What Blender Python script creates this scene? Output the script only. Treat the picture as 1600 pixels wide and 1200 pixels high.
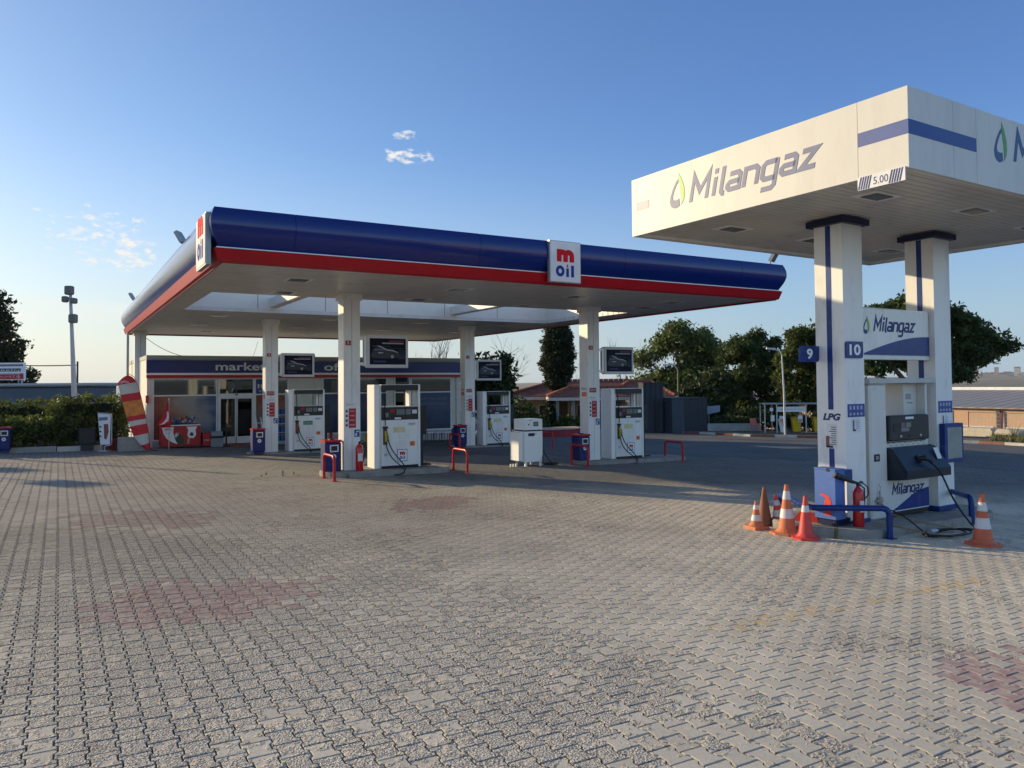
import bpy, math, random
import numpy as np
from mathutils import Vector, Matrix
random.seed(7)
for o in list(bpy.data.objects): bpy.data.objects.remove(o, do_unlink=True)
scene = bpy.context.scene
COL = scene.collection
R = math.radians

# ------------------------------------------------------------------ camera
cam = bpy.data.cameras.new("camera"); cam_o = bpy.data.objects.new("camera", cam); COL.objects.link(cam_o)
PITCH = 0.02745; ROLL = 0.0085; EYE = 2.4
fw = Vector((0, math.cos(PITCH), math.sin(PITCH)))
r0 = Vector((1, 0, 0)); u0 = Vector((0, -math.sin(PITCH), math.cos(PITCH)))
rt = r0*math.cos(ROLL) - u0*math.sin(ROLL); up = r0*math.sin(ROLL) + u0*math.cos(ROLL)
mw = Matrix(((rt.x, up.x, -fw.x, 0), (rt.y, up.y, -fw.y, 0), (rt.z, up.z, -fw.z, EYE), (0, 0, 0, 1)))
cam_o.matrix_world = mw
cam.sensor_width = 36; cam.lens = 27.045; cam.shift_y = -0.02125
cam.clip_start = 0.1; cam.clip_end = 20000
scene.camera = cam_o
scene.render.resolution_x = 1024; scene.render.resolution_y = 768

# ------------------------------------------------------------------ light
SUN_EL = R(13.8); SX, SY = -0.895, 0.446
world = bpy.data.worlds.new("World"); scene.world = world; world.use_nodes = True
sun = bpy.data.lights.new("sun", 'SUN'); sun_o = bpy.data.objects.new("sun", sun); COL.objects.link(sun_o)
sun.energy = 3.7; sun.angle = R(0.55); sun.color = (1.0, 0.80, 0.50)
sd = Vector((SX*math.cos(SUN_EL), SY*math.cos(SUN_EL), math.sin(SUN_EL)))
sun_o.rotation_euler = sd.to_track_quat('Z', 'Y').to_euler(); sun_o.location = (-60, 30, 40)
scene.view_settings.view_transform = 'Standard'; scene.view_settings.look = 'None'
scene.view_settings.exposure = 0.65; scene.view_settings.gamma = 1.0
SKY_STRENGTH = 0.122

def build_world():
    nt = world.node_tree; N = nt.nodes; L = nt.links; N.clear()
    out = N.new('ShaderNodeOutputWorld'); bg = N.new('ShaderNodeBackground'); bg.inputs[1].default_value = SKY_STRENGTH
    sky = N.new('ShaderNodeTexSky'); sky.sky_type = 'NISHITA'; sky.sun_disc = False
    sky.sun_elevation = SUN_EL; sky.sun_rotation = -math.atan2(-SX, SY)
    sky.air_density = 1.0; sky.dust_density = 0.6; sky.ozone_density = 2.0; sky.altitude = 100
    tc = N.new('ShaderNodeTexCoord')
    nz = N.new('ShaderNodeTexNoise'); nz.inputs['Scale'].default_value = 58; nz.inputs['Detail'].default_value = 7; nz.inputs['Roughness'].default_value = 0.62
    mp = N.new('ShaderNodeMapping'); mp.inputs['Scale'].default_value = (1, 1, 2.2)
    L.new(tc.outputs['Generated'], mp.inputs[0]); L.new(mp.outputs[0], nz.inputs['Vector'])
    def vdot(vec):
        d = N.new('ShaderNodeVectorMath'); d.operation = 'DOT_PRODUCT'; d.inputs[1].default_value = vec
        L.new(tc.outputs['Generated'], d.inputs[0]); return d.outputs['Value']
    def m(op, a, b=None, clamp=False):
        n = N.new('ShaderNodeMath'); n.operation = op; n.use_clamp = clamp
        for i, q in enumerate((a, b)):
            if q is None: continue
            if isinstance(q, (int, float)): n.inputs[i].default_value = q
            else: L.new(q, n.inputs[i])
        return n.outputs[0]
    total = None
    # azimuth / elevation (deg) of each cloud group, half width, half height, density, threshold
    for az, el, w, h, amt, th in ((-7.6, 16.5, 2.6, 0.62, .95, .50), (-7.8, 17.9, 1.3, .45, .7, .53), (-28.3, 9.7, 4.2, 2.8, .95, .56),
                              (-26.6, 8.9, 2.2, 1.6, 1.0, .50), (-33, 5.0, 11.0, 0.9, .40, .38), (-31, 10.9, 2.2, 0.7, .8, .57)):
        a, e = R(az), R(el)
        c = Vector((math.sin(a)*math.cos(e), math.cos(a)*math.cos(e), math.sin(e)))
        rr = Vector((math.cos(a), -math.sin(a), 0)); uu = rr.cross(c)
        x = m('MULTIPLY', vdot(rr), 1/math.sin(R(w))); y = m('MULTIPLY', m('SUBTRACT', vdot(uu), 0.0), 1/math.sin(R(h)))
        r2 = m('ADD', m('MULTIPLY', x, x), m('MULTIPLY', y, y))
        mask = m('SUBTRACT', 1.0, r2, True)
        front = m('GREATER_THAN', vdot(c), 0.3)
        dens = m('MULTIPLY', m('SUBTRACT', m('ADD', nz.outputs['Fac'], m('MULTIPLY', mask, 0.16)), th + 0.08), 7.0, True)
        dens = m('MULTIPLY', m('MULTIPLY', dens, m('MULTIPLY', mask, 2.2, True)), amt)
        dens = m('MULTIPLY', dens, front)
        total = dens if total is None else m('MAXIMUM', total, dens)
    # clear evening air: tint of the dome and a pale band at the horizon, warmer towards the sun
    tint = N.new('ShaderNodeMixRGB'); tint.blend_type = 'MULTIPLY'; tint.inputs[0].default_value = 1; L.new(sky.outputs[0], tint.inputs[1])
    warm = m('MULTIPLY', m('SUBTRACT', vdot((SX, SY, 0)), .12), 1.35, True)
    tm = N.new('ShaderNodeMixRGB'); tm.inputs[1].default_value = (.585, .755, 1.07, 1); tm.inputs[2].default_value = (.64, .72, .84, 1); L.new(warm, tm.inputs[0]); L.new(tm.outputs[0], tint.inputs[2])
    hz = N.new('ShaderNodeMixRGB'); hz.inputs[1].default_value = (2.25, 2.95, 3.5, 1); hz.inputs[2].default_value = (4.3, 4.3, 3.85, 1); L.new(warm, hz.inputs[0])
    el_ = m('ABSOLUTE', vdot((0, 0, 1)))
    hf = m('MULTIPLY', m('POWER', m('SUBTRACT', 1.0, m('MULTIPLY', el_, 3.3), True), 1.6), .95)
    hm = N.new('ShaderNodeMixRGB'); L.new(hf, hm.inputs[0]); L.new(tint.outputs[0], hm.inputs[1]); L.new(hz.outputs[0], hm.inputs[2])
    mix = N.new('ShaderNodeMixRGB'); mix.inputs[2].default_value = (4.9, 4.8, 4.6, 1)
    # added fill: sky behind the camera brightened and warmed to lift the shaded faces
    back = m('MULTIPLY', m('SUBTRACT', m('MULTIPLY', vdot((.25, -.97, 0)), 1.0), -.05), 1.6, True); gain = m('ADD', 1.0, m('MULTIPLY', back, .75))
    bm = N.new('ShaderNodeVectorMath'); bm.operation = 'SCALE'; L.new(hm.outputs[0], bm.inputs[0]); L.new(gain, bm.inputs['Scale'])
    wt = N.new('ShaderNodeMixRGB'); wt.blend_type = 'MULTIPLY'; wt.inputs[2].default_value = (1.10, .95, .78, 1); L.new(back, wt.inputs[0]); L.new(bm.outputs[0], wt.inputs[1])
    L.new(total, mix.inputs[0]); L.new(wt.outputs[0], mix.inputs[1]); L.new(mix.outputs[0], bg.inputs[0]); L.new(bg.outputs[0], out.inputs[0])
build_world()

# ------------------------------------------------------------------ frames: station grid (u along the front, v in depth)
TH = R(30.5); THK = R(31.75)
def uv(u, v, k=0):
    t = THK if k else TH
    return (u*math.cos(t) - v*math.sin(t), u*math.sin(t) + v*math.cos(t))
def zg(u, v): return 0.02*(10-u) - 0.008*min(max(v-19, 0), 16)
def zw(x, y):
    return zg(x*math.cos(TH)+y*math.sin(TH), -x*math.sin(TH)+y*math.cos(TH))

# ------------------------------------------------------------------ materials
MATS = {}
def mat(name, col=(.5, .5, .5), rough=.6, metal=0.0, var=.08, scale=3.0, bump=0.0, bscale=40.0, spec=.35, emit=None, dirt=None, coat=0.0, stretch=None):
    if name in MATS: return MATS[name]
    m = bpy.data.materials.new(name); m.use_nodes = True; nt = m.node_tree; N = nt.nodes; L = nt.links
    b = N['Principled BSDF']; b.inputs['Roughness'].default_value = rough; b.inputs['Metallic'].default_value = metal
    b.inputs['Specular IOR Level'].default_value = spec
    if coat: b.inputs['Coat Weight'].default_value = coat; b.inputs['Coat Roughness'].default_value = .08
    tc = N.new('ShaderNodeTexCoord'); nz = N.new('ShaderNodeTexNoise'); nz.inputs['Scale'].default_value = scale; nz.inputs['Detail'].default_value = 5
    src = tc.outputs['Object']
    if stretch:
        mp = N.new('ShaderNodeMapping'); mp.inputs['Scale'].default_value = stretch; L.new(src, mp.inputs[0]); src = mp.outputs[0]
    L.new(src, nz.inputs['Vector'])
    rp = N.new('ShaderNodeValToRGB'); rp.color_ramp.elements[0].position = .3; rp.color_ramp.elements[1].position = .72
    rp.color_ramp.elements[0].color = tuple(max(0, c*(1-var)) for c in col)+(1,); rp.color_ramp.elements[1].color = tuple(min(1, c*(1+var)) for c in col)+(1,)
    L.new(nz.outputs['Fac'], rp.inputs[0]); cur = rp.outputs[0]
    if dirt:
        n2 = N.new('ShaderNodeTexNoise'); n2.inputs['Scale'].default_value = dirt[2]; n2.inputs['Detail'].default_value = 8; n2.inputs['Roughness'].default_value = .7
        L.new(src, n2.inputs['Vector'])
        r2 = N.new('ShaderNodeValToRGB'); r2.color_ramp.elements[0].position = dirt[3] if len(dirt) > 3 else .52; r2.color_ramp.elements[1].position = .75
        r2.color_ramp.elements[0].color = (0, 0, 0, 1); r2.color_ramp.elements[1].color = (dirt[1],)*3+(1,)
        L.new(n2.outputs['Fac'], r2.inputs[0]); mx = N.new('ShaderNodeMixRGB'); mx.inputs[2].default_value = dirt[0]+(1,)
        L.new(r2.outputs[0], mx.inputs[0]); L.new(cur, mx.inputs[1]); cur = mx.outputs[0]
    L.new(cur, b.inputs['Base Color'])
    if bump:
        n3 = N.new('ShaderNodeTexNoise'); n3.inputs['Scale'].default_value = bscale; n3.inputs['Detail'].default_value = 6
        L.new(tc.outputs['Object'], n3.inputs['Vector']); bp = N.new('ShaderNodeBump'); bp.inputs['Strength'].default_value = bump; bp.inputs['Distance'].default_value = .02
        L.new(n3.outputs['Fac'], bp.inputs['Height']); L.new(bp.outputs[0], b.inputs['Normal'])
    if emit: b.inputs['Emission Color'].default_value = emit[0]+(1,); b.inputs['Emission Strength'].default_value = emit[1]
    MATS[name] = m; return m
def soffit_mat(name, col, period, axis, rough=.35):
    m = mat(name, col, rough, var=.07, scale=1.2, dirt=((.25, .22, .18), .45, 1.6, .5)); nt = m.node_tree; N = nt.nodes; L = nt.links
    tc = N.new('ShaderNodeTexCoord'); w = N.new('ShaderNodeTexWave'); w.bands_direction = axis; w.inputs['Scale'].default_value = 0.314/period*1.0; w.wave_profile = 'SAW'
    L.new(tc.outputs['Object'], w.inputs['Vector']); rp = N.new('ShaderNodeValToRGB')
    rp.color_ramp.elements[0].position = 0.0; rp.color_ramp.elements[0].color = (0, 0, 0, 1); rp.color_ramp.elements[1].position = .12; rp.color_ramp.elements[1].color = (1, 1, 1, 1)
    L.new(w.outputs['Fac'], rp.inputs[0]); bp = N.new('ShaderNodeBump'); bp.inputs['Strength'].default_value = .8; bp.inputs['Distance'].default_value = .02
    L.new(rp.outputs[0], bp.inputs['Height']); b = N['Principled BSDF']; L.new(bp.outputs[0], b.inputs['Normal'])
    src = b.inputs['Base Color'].links[0].from_socket; mx = N.new('ShaderNodeMixRGB'); mx.blend_type = 'MULTIPLY'; mx.inputs[0].default_value = .45
    L.new(src, mx.inputs[1]); L.new(rp.outputs[0], mx.inputs[2]); L.new(mx.outputs[0], b.inputs['Base Color']); return m
def glass_mat(name, tint=(.5, .56, .55), refl=.14):
    if name in MATS: return MATS[name]
    m = bpy.data.materials.new(name); m.use_nodes = True; N = m.node_tree.nodes; L = m.node_tree.links; N.clear()
    o = N.new('ShaderNodeOutputMaterial'); t = N.new('ShaderNodeBsdfTransparent'); t.inputs[0].default_value = tint+(1,)
    g = N.new('ShaderNodeBsdfGlossy'); g.inputs['Roughness'].default_value = .03; g.inputs[0].default_value = (.9, .93, .95, 1)
    fr = N.new('ShaderNodeFresnel'); fr.inputs[0].default_value = 1.5; ad = N.new('ShaderNodeMath'); ad.operation = 'ADD'; ad.inputs[1].default_value = refl-.04; ad.use_clamp = True
    L.new(fr.outputs[0], ad.inputs[0]); mx = N.new('ShaderNodeMixShader'); L.new(ad.outputs[0], mx.inputs[0]); L.new(t.outputs[0], mx.inputs[1]); L.new(g.outputs[0], mx.inputs[2]); L.new(mx.outputs[0], o.inputs[0])
    MATS[name] = m; return m
def leaf_mat(name, dark, light, trans=.35):
    if name in MATS: return MATS[name]
    m = bpy.data.materials.new(name); m.use_nodes = True; N = m.node_tree.nodes; L = m.node_tree.links; N.clear()
    o = N.new('ShaderNodeOutputMaterial'); d = N.new('ShaderNodeBsdfPrincipled'); d.inputs['Roughness'].default_value = .55; d.inputs['Specular IOR Level'].default_value = .3; t = N.new('ShaderNodeBsdfTranslucent')
    a = N.new('ShaderNodeAttribute'); a.attribute_name = 'tint'; rp = N.new('ShaderNodeValToRGB')
    rp.color_ramp.elements[0].color = dark+(1,); rp.color_ramp.elements[1].color = light+(1,)
    L.new(a.outputs['Fac'], rp.inputs[0]); L.new(rp.outputs[0], d.inputs['Base Color']); L.new(rp.outputs[0], t.inputs[0])
    mx = N.new('ShaderNodeMixShader'); mx.inputs[0].default_value = trans; L.new(d.outputs[0], mx.inputs[1]); L.new(t.outputs[0], mx.inputs[2]); L.new(mx.outputs[0], o.inputs[0])
    MATS[name] = m; return m

WHITE = mat('white_panel', (.80, .79, .76), .32, var=.03, scale=1.5, dirt=((.40, .37, .32), .5, 2.5, .52), stretch=(1, 1, .3))
WHITEG = mat('white_gloss', (.84, .84, .83), .25, var=.02, dirt=((.45, .42, .38), .3, 4, .56))
CREAM = mat('cream_fascia', (.62, .60, .545), .45, var=.03, scale=.9, dirt=((.42, .39, .33), .45, 1.8, .48), stretch=(1, 1, .22))
BLUE = mat('deep_blue', (.003, .010, .07), .25, var=.06, scale=2)
BLUEK = mat('kiosk_blue', (.008, .035, .19), .35, var=.07, dirt=((.3, .3, .32), .25, 6, .56))
NAVY = mat('navy', (.004, .010, .05), .4)
RED = mat('red_paint', (.45, .008, .014), .35, var=.1, dirt=((.25, .12, .1), .4, 6, .56))
REDF = mat('red_fascia', (.40, .001, .008), .35, var=.06)
BLACK = mat('black_plastic', (.018, .019, .021), .42)
RUBBER = mat('black_rubber', (.014, .014, .015), .5)
DARKG = mat('dark_grey', (.028, .030, .035), .45)
GREY = mat('grey_metal', (.32, .33, .34), .38, .3)
ALU = mat('aluminium', (.56, .56, .55), .35, .6)
STEEL = mat('galvanised_steel', (.42, .43, .45), .4, .7, var=.15, scale=8)
CONC = mat('island_concrete', (.30, .28, .25), .9, var=.16, scale=5, bump=.5, bscale=60, dirt=((.10, .09, .08), .6, 3, .5))
LETG = mat('letter_silver', (.55, .56, .58), .35, .2)
YEL = mat('yellow_label', (.62, .55, .22), .6, dirt=((.75, .74, .70), .9, 18, .42))
GRN = mat('green_label', (.03, .22, .14), .5)
ORG = mat('orange_sticker', (.75, .16, .04), .5)
SCREEN = mat('screen_glass', (.09, .11, .11), .15)
LCD = mat('lcd', (.20, .23, .22), .2)
PAPER = mat('paper', (.72, .72, .72), .6)

# ------------------------------------------------------------------ mesh builder
class MB:
    def __init__(s): s.v = []; s.f = []; s.m = []; s.mats = []
    def mi(s, m):
        if m not in s.mats: s.mats.append(m)
        return s.mats.index(m)
    def add(s, vs, fs, m):
        o = len(s.v); s.v += [tuple(p) for p in vs]; k = s.mi(m)
        for f in fs: s.f.append(tuple(i+o for i in f)); s.m.append(k)
    def box(s, x0, x1, y0, y1, z0, z1, m, b=0.0):
        if b <= 0:
            s.add([(x0, y0, z0), (x1, y0, z0), (x1, y1, z0), (x0, y1, z0), (x0, y0, z1), (x1, y0, z1), (x1, y1, z1), (x0, y1, z1)],
                  [(0, 3, 2, 1), (4, 5, 6, 7), (0, 1, 5, 4), (1, 2, 6, 5), (2, 3, 7, 6), (3, 0, 4, 7)], m)
        else:
            def ring(i, z): return [(x0+i, y0, z), (x1-i, y0, z), (x1, y0+i, z), (x1, y1-i, z), (x1-i, y1, z), (x0+i, y1, z), (x0, y1-i, z), (x0, y0+i, z)]
            def rin(i, z): return [(x0+i+b*.3, y0+b, z), (x1-i-b*.3, y0+b, z), (x1-b, y0+i+b*.3, z), (x1-b, y1-i-b*.3, z), (x1-i-b*.3, y1-b, z), (x0+i+b*.3, y1-b, z), (x0+b, y1-i-b*.3, z), (x0+b, y0+i+b*.3, z)]
            rs = [rin(b, z0), ring(b, z0+b), ring(b, z1-b), rin(b, z1)]
            s.loft(rs, m, True)
    def loft(s, rings, m, caps=True, closed=True):
        n = len(rings[0]); vs = [p for r in rings for p in r]; fs = []
        for i in range(len(rings)-1):
            for j in range(n if closed else n-1):
                k = (j+1) % n; fs.append((i*n+j, i*n+k, (i+1)*n+k, (i+1)*n+j))
        if caps and closed: fs.append(tuple(reversed(range(n)))); fs.append(tuple((len(rings)-1)*n+j for j in range(n)))
        s.add(vs, fs, m)
    def prism(s, pts, o, a, b, d, m):  # polygon pts in plane (a,b) at o, extruded by vector d
        o, a, b, d = Vector(o), Vector(a), Vector(b), Vector(d); n = len(pts)
        p0 = [o+a*x+b*y for x, y in pts]; p1 = [p+d for p in p0]
        s.add(p0+p1, [tuple(range(n)), tuple(reversed(range(n, 2*n)))]+[(i, (i+1) % n, (i+1) % n+n, i+n) for i in range(n)], m)
    def tube(s, pts, r, m, n=8, caps=True):
        pts = [Vector(p) for p in pts]; rs = r if isinstance(r, (list, tuple)) else [r]*len(pts); rings = []; prev = None
        for i, p in enumerate(pts):
            t = (pts[min(i+1, len(pts)-1)]-pts[max(i-1, 0)]).normalized()
            if prev is None: a = t.orthogonal().normalized()
            else: a = (prev-t*prev.dot(t)); a = a.normalized() if a.length > 1e-5 else t.orthogonal().normalized()
            b = t.cross(a); prev = a
            rings.append([p+(a*math.cos(2*math.pi*k/n)+b*math.sin(2*math.pi*k/n))*rs[i] for k in range(n)])
        s.loft(rings, m, caps)
    def lathe(s, prof, c, m, n=16, a0=0):
        rings = [[(c[0]+r*math.cos(a0+2*math.pi*k/n), c[1]+r*math.sin(a0+2*math.pi*k/n), c[2]+z) for k in range(n)] for r, z in prof]
        s.loft(rings, m, True)
    def ribbon(s, pts, w, o, a, b, d, m, closed=False):
        n = len(pts); P = [Vector(p).to_2d() if len(p) == 2 else Vector(p) for p in pts]; Lh = []; Rh = []
        P = [Vector((p[0], p[1])) for p in pts]
        for i in range(n):
            if closed: p0, p1, p2 = P[i-1], P[i], P[(i+1) % n]
            else: p0, p1, p2 = P[max(i-1, 0)], P[i], P[min(i+1, n-1)]
            d1 = (p1-p0).normalized() if (p1-p0).length > 1e-9 else (p2-p1).normalized(); d2 = (p2-p1).normalized() if (p2-p1).length > 1e-9 else d1
            n1 = Vector((-d1.y, d1.x)); n2 = Vector((-d2.y, d2.x)); mt = (n1+n2); mt = mt.normalized() if mt.length > 1e-6 else n1
            k = w/2/max(.35, mt.dot(n1)); Lh.append(p1+mt*k); Rh.append(p1-mt*k)
        rng = range(n) if closed else range(n-1)
        for i in rng:
            j = (i+1) % n; s.prism([Rh[i], Rh[j], Lh[j], Lh[i]], o, a, b, d, m)
    def text(s, txt, o, a, b, w, h, m, depth=.006, shear=0.0, offset=0.0):
        """text fitted into a w x h box with lower left corner at o"""
        key = (txt, shear, offset)
        if key not in TXT:
            cu = bpy.data.curves.new('t', 'FONT'); cu.body = txt; cu.size = 1; cu.offset = offset; cu.shear = shear; cu.resolution_u = 3; cu.fill_mode = 'FRONT'
            ob = bpy.data.objects.new('t', cu); COL.objects.link(ob); bpy.context.view_layer.update()
            me = bpy.data.meshes.new_from_object(ob.evaluated_get(bpy.context.evaluated_depsgraph_get()))
            TXT[key] = ([tuple(v.co) for v in me.vertices], [tuple(p.vertices) for p in me.polygons])
            bpy.data.objects.remove(ob); bpy.data.curves.remove(cu); bpy.data.meshes.remove(me)
        vs, fs = TXT[key]
        if not vs: return
        xs = [v[0] for v in vs]; ys = [v[1] for v in vs]; x0, x1, y0, y1 = min(xs), max(xs), min(ys), max(ys)
        o, a, b = Vector(o), Vector(a), Vector(b); nrm = a.cross(b)
        s.add([o+a*((v[0]-x0)/(x1-x0)*w)+b*((v[1]-y0)/max(y1-y0, 1e-6)*h)+nrm*depth for v in vs], fs, m)
    def build(s, name, parent=None, smooth=False, loc=None, rot=0, label=None):
        me = bpy.data.meshes.new(name); me.from_pydata([tuple(p) for p in s.v], [], s.f); me.polygons.foreach_set('material_index', s.m)
        for m in s.mats: me.materials.append(m)
        if smooth: me.polygons.foreach_set('use_smooth', [True]*len(me.polygons))
        if smooth: me.set_sharp_from_angle(angle=R(38))
        me.update(); o = bpy.data.objects.new(name, me); COL.objects.link(o)
        if parent: o.parent = parent
        if loc: o.location = loc; o.rotation_euler = (0, 0, rot)
        if label: o['label'] = label
        return o
TXT = {}
def thing(name, label, cat, loc, rot=0, group=None):
    o = bpy.data.objects.new(name, None); COL.objects.link(o); o.location = loc; o.rotation_euler = (0, 0, rot); o.empty_display_size = .2
    o['label'] = label; o['category'] = cat
    if group: o['group'] = group
    return o
def tag(o, label, cat, group=None):
    o['label'] = label; o['category'] = cat
    if group: o['group'] = group
    return o
def structure(o): o['kind'] = 'structure'; return o
def dup(root, loc, rot, label=None):
    r = root.copy(); COL.objects.link(r); r.location = loc; r.rotation_euler = (0, 0, rot)
    if label: r['label'] = label
    for ch in list(root.children):
        c = ch.copy(); COL.objects.link(c); c.parent = r
        for g in list(ch.children):
            d = g.copy(); COL.objects.link(d); d.parent = c
    return r
X, Y, Z = Vector((1, 0, 0)), Vector((0, 1, 0)), Vector((0, 0, 1))
def at(u, v, dz=0, k=0):
    x, y = uv(u, v, k); return (x, y, zw(x, y)+dz)
# ------------------------------------------------------------------ terrain, forecourt
def terrain_h(x, y):
    r = math.hypot(x, y); ct, st = math.cos(TH), math.sin(TH); base = zw(x, y)-.22
    def ss(a, b, t): t = min(max((t-a)/(b-a), 0), 1); return t*t*(3-2*t)
    az = math.atan2(x, y)
    f = ss(52, 190, r)
    azc = min(max(az, -.8), .8)
    hill = -16 + 3*math.sin(x*.004+1)*math.cos(y*.0031)*(1-ss(2000, 4500, r)) + ss(400, 5200, r)*(17+44*azc) + ss(900, 5000, r)*2.0*math.sin(az*23+1.3)+ ss(2000, 5000, r)*1.4*math.sin(az*61)
    return base*(1-f) + hill*f
def make_terrain():
    rs = [20, 34, 44, 50, 56, 64, 75, 90, 110, 140, 180, 240, 320, 430, 600, 800, 1100, 1500, 2000, 2700, 3500, 4300, 5000, 5600, 6500, 9000, 14000]; n = 240
    vs = [(0, 0, terrain_h(0, 0))]; fs = []
    for i, r in enumerate(rs):
        for k in range(n):
            a = 2*math.pi*k/n; x, y = r*math.sin(a), r*math.cos(a); z = terrain_h(x, y)
            if r > 5700: z = -30
            vs.append((x, y, z))
    for k in range(n): fs.append((0, 1+(k+1) % n, 1+k))
    for i in range(len(rs)-1):
        for k in range(n):
            a, b = 1+i*n+k, 1+i*n+(k+1) % n; fs.append((a, b, b+n, a+n))
    m = bpy.data.materials.new('dry_fields'); m.use_nodes = True; N = m.node_tree.nodes; L = m.node_tree.links; b = N['Principled BSDF']; b.inputs['Roughness'].default_value = .95
    tc = N.new('ShaderNodeTexCoord'); vo = N.new('ShaderNodeTexVoronoi'); vo.inputs['Scale'].default_value = .0045; nz = N.new('ShaderNodeTexNoise'); nz.inputs['Scale'].default_value = .02; nz.inputs['Detail'].default_value = 8
    mp = N.new('ShaderNodeMapping'); mp.inputs['Rotation'].default_value = (0, 0, .5); mp.inputs['Scale'].default_value = (.6, 1.3, 1)
    L.new(tc.outputs['Object'], mp.inputs[0]); L.new(mp.outputs[0], vo.inputs['Vector']); L.new(tc.outputs['Object'], nz.inputs['Vector'])
    rp = N.new('ShaderNodeValToRGB'); rp.color_ramp.interpolation = 'CONSTANT'; e = rp.color_ramp.elements
    e[0].color = (.24, .18, .11, 1); e[1].position = .3; e[1].color = (.31, .25, .16, 1)
    for p, c in ((.5, (.17, .14, .08, 1)), (.68, (.10, .11, .055, 1)), (.8, (.27, .20, .13, 1))): x = e.new(p); x.color = c
    L.new(vo.outputs['Color'], rp.inputs[0]); mx = N.new('ShaderNodeMixRGB'); mx.inputs[0].default_value = .5
    r2 = N.new('ShaderNodeValToRGB'); r2.color_ramp.elements[0].position = .35; r2.color_ramp.elements[1].position = .65; r2.color_ramp.elements[0].color = (.07, .075, .04, 1); r2.color_ramp.elements[1].color = (.26, .21, .14, 1)
    L.new(nz.outputs['Fac'], r2.inputs[0]); L.new(rp.outputs[0], mx.inputs[1]); L.new(r2.outputs[0], mx.inputs[2]); L.new(mx.outputs[0], b.inputs['Base Color'])
    me = bpy.data.meshes.new('terrain'); me.from_pydata(vs, [], fs); me.materials.append(m); me.polygons.foreach_set('use_smooth', [True]*len(fs)); o = bpy.data.objects.new('terrain', me); COL.objects.link(o); structure(o)
make_terrain()

PU, PL = 0.165, 0.20       # paver pitch: columns run in depth, blocks 20 cm long
CU, CV = PU*6, PL*5
def in_frustum(u, v):
    x, y = uv(u, v)
    return y > 2.6 and math.hypot(x, y) < 27 and abs(x) < y*0.69+1.6
KERB = [(19.0, 42.6), (26.4, 40.1), (30.4, 36.2), (31.5, 28.6), (33.4, 25.8), (36.4, 19.6), (36.6, 14), (39, 0), (42, -14)]
def inpoly(P, u, v):
    c = False; j = len(P)-1
    for i in range(len(P)):
        if (P[i][1] > v) != (P[j][1] > v) and u < (P[j][0]-P[i][0])*(v-P[i][1])/(P[j][1]-P[i][1])+P[i][0]: c = not c
        j = i
    return c
YARD = [(-34, -14), (-34, 32.5), (3, 32.5), (3, 33), (16.5, 33), (16.5, 43.6), (19.3, 43.6)] + [(u+.8, v+.5) for u, v in KERB[1:]]
def on_paving(u, v): return inpoly(YARD, u, v)
def pink(u, v):
    return any(inpoly(P, u, v) for P in PINK)
PINK = [[(.11, 8.31), (.3, 9.1), (.78, 9.65), (2.63, 8.89), (2.2, 8.2), (1.45, 7.58)], [(.17, 13.94), (.29, 15.68), (2.35, 14.61), (2.03, 13.17)], [(5.07, 13.3), (5.96, 14.7), (7.5, 14.35), (6.37, 12.9)], [(6.24, 3.66), (7.4, 3.6), (6.6, 2.6), (5.5, 2.6)]]
YLINE = ((5.25, 5.25), (9.6, 5.15))

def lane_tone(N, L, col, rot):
    """darker, cooler tone of the fuelling lanes under and in front of the long canopy (station grid u, v)"""
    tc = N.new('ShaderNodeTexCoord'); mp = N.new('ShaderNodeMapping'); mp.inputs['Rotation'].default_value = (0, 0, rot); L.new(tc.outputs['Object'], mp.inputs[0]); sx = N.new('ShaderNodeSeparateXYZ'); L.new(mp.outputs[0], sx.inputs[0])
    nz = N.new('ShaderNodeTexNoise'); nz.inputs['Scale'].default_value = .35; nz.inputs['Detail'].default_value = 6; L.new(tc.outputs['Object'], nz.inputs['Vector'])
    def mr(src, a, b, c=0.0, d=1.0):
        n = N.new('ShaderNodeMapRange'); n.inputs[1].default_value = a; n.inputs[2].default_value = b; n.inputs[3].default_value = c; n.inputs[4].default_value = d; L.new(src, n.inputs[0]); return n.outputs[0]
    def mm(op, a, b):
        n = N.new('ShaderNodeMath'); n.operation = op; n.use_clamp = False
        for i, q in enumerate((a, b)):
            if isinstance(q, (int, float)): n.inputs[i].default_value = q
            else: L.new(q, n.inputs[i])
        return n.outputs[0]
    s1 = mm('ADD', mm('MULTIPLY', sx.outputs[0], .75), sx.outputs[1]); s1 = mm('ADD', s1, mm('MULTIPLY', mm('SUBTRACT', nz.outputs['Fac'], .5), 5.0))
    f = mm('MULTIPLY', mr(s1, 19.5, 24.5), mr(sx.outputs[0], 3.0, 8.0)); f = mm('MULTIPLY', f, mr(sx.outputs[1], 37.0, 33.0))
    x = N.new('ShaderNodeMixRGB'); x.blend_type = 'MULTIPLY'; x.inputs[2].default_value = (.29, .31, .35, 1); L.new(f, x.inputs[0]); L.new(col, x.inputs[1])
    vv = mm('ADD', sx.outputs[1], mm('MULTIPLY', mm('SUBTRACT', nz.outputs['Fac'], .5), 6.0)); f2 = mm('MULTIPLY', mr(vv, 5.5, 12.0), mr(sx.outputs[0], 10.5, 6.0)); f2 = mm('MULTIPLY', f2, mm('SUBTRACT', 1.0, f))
    y = N.new('ShaderNodeMixRGB'); y.blend_type = 'MULTIPLY'; y.inputs[2].default_value = (.56, .56, .575, 1); L.new(f2, y.inputs[0]); L.new(x.outputs[0], y.inputs[1]); return y.outputs[0]
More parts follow.
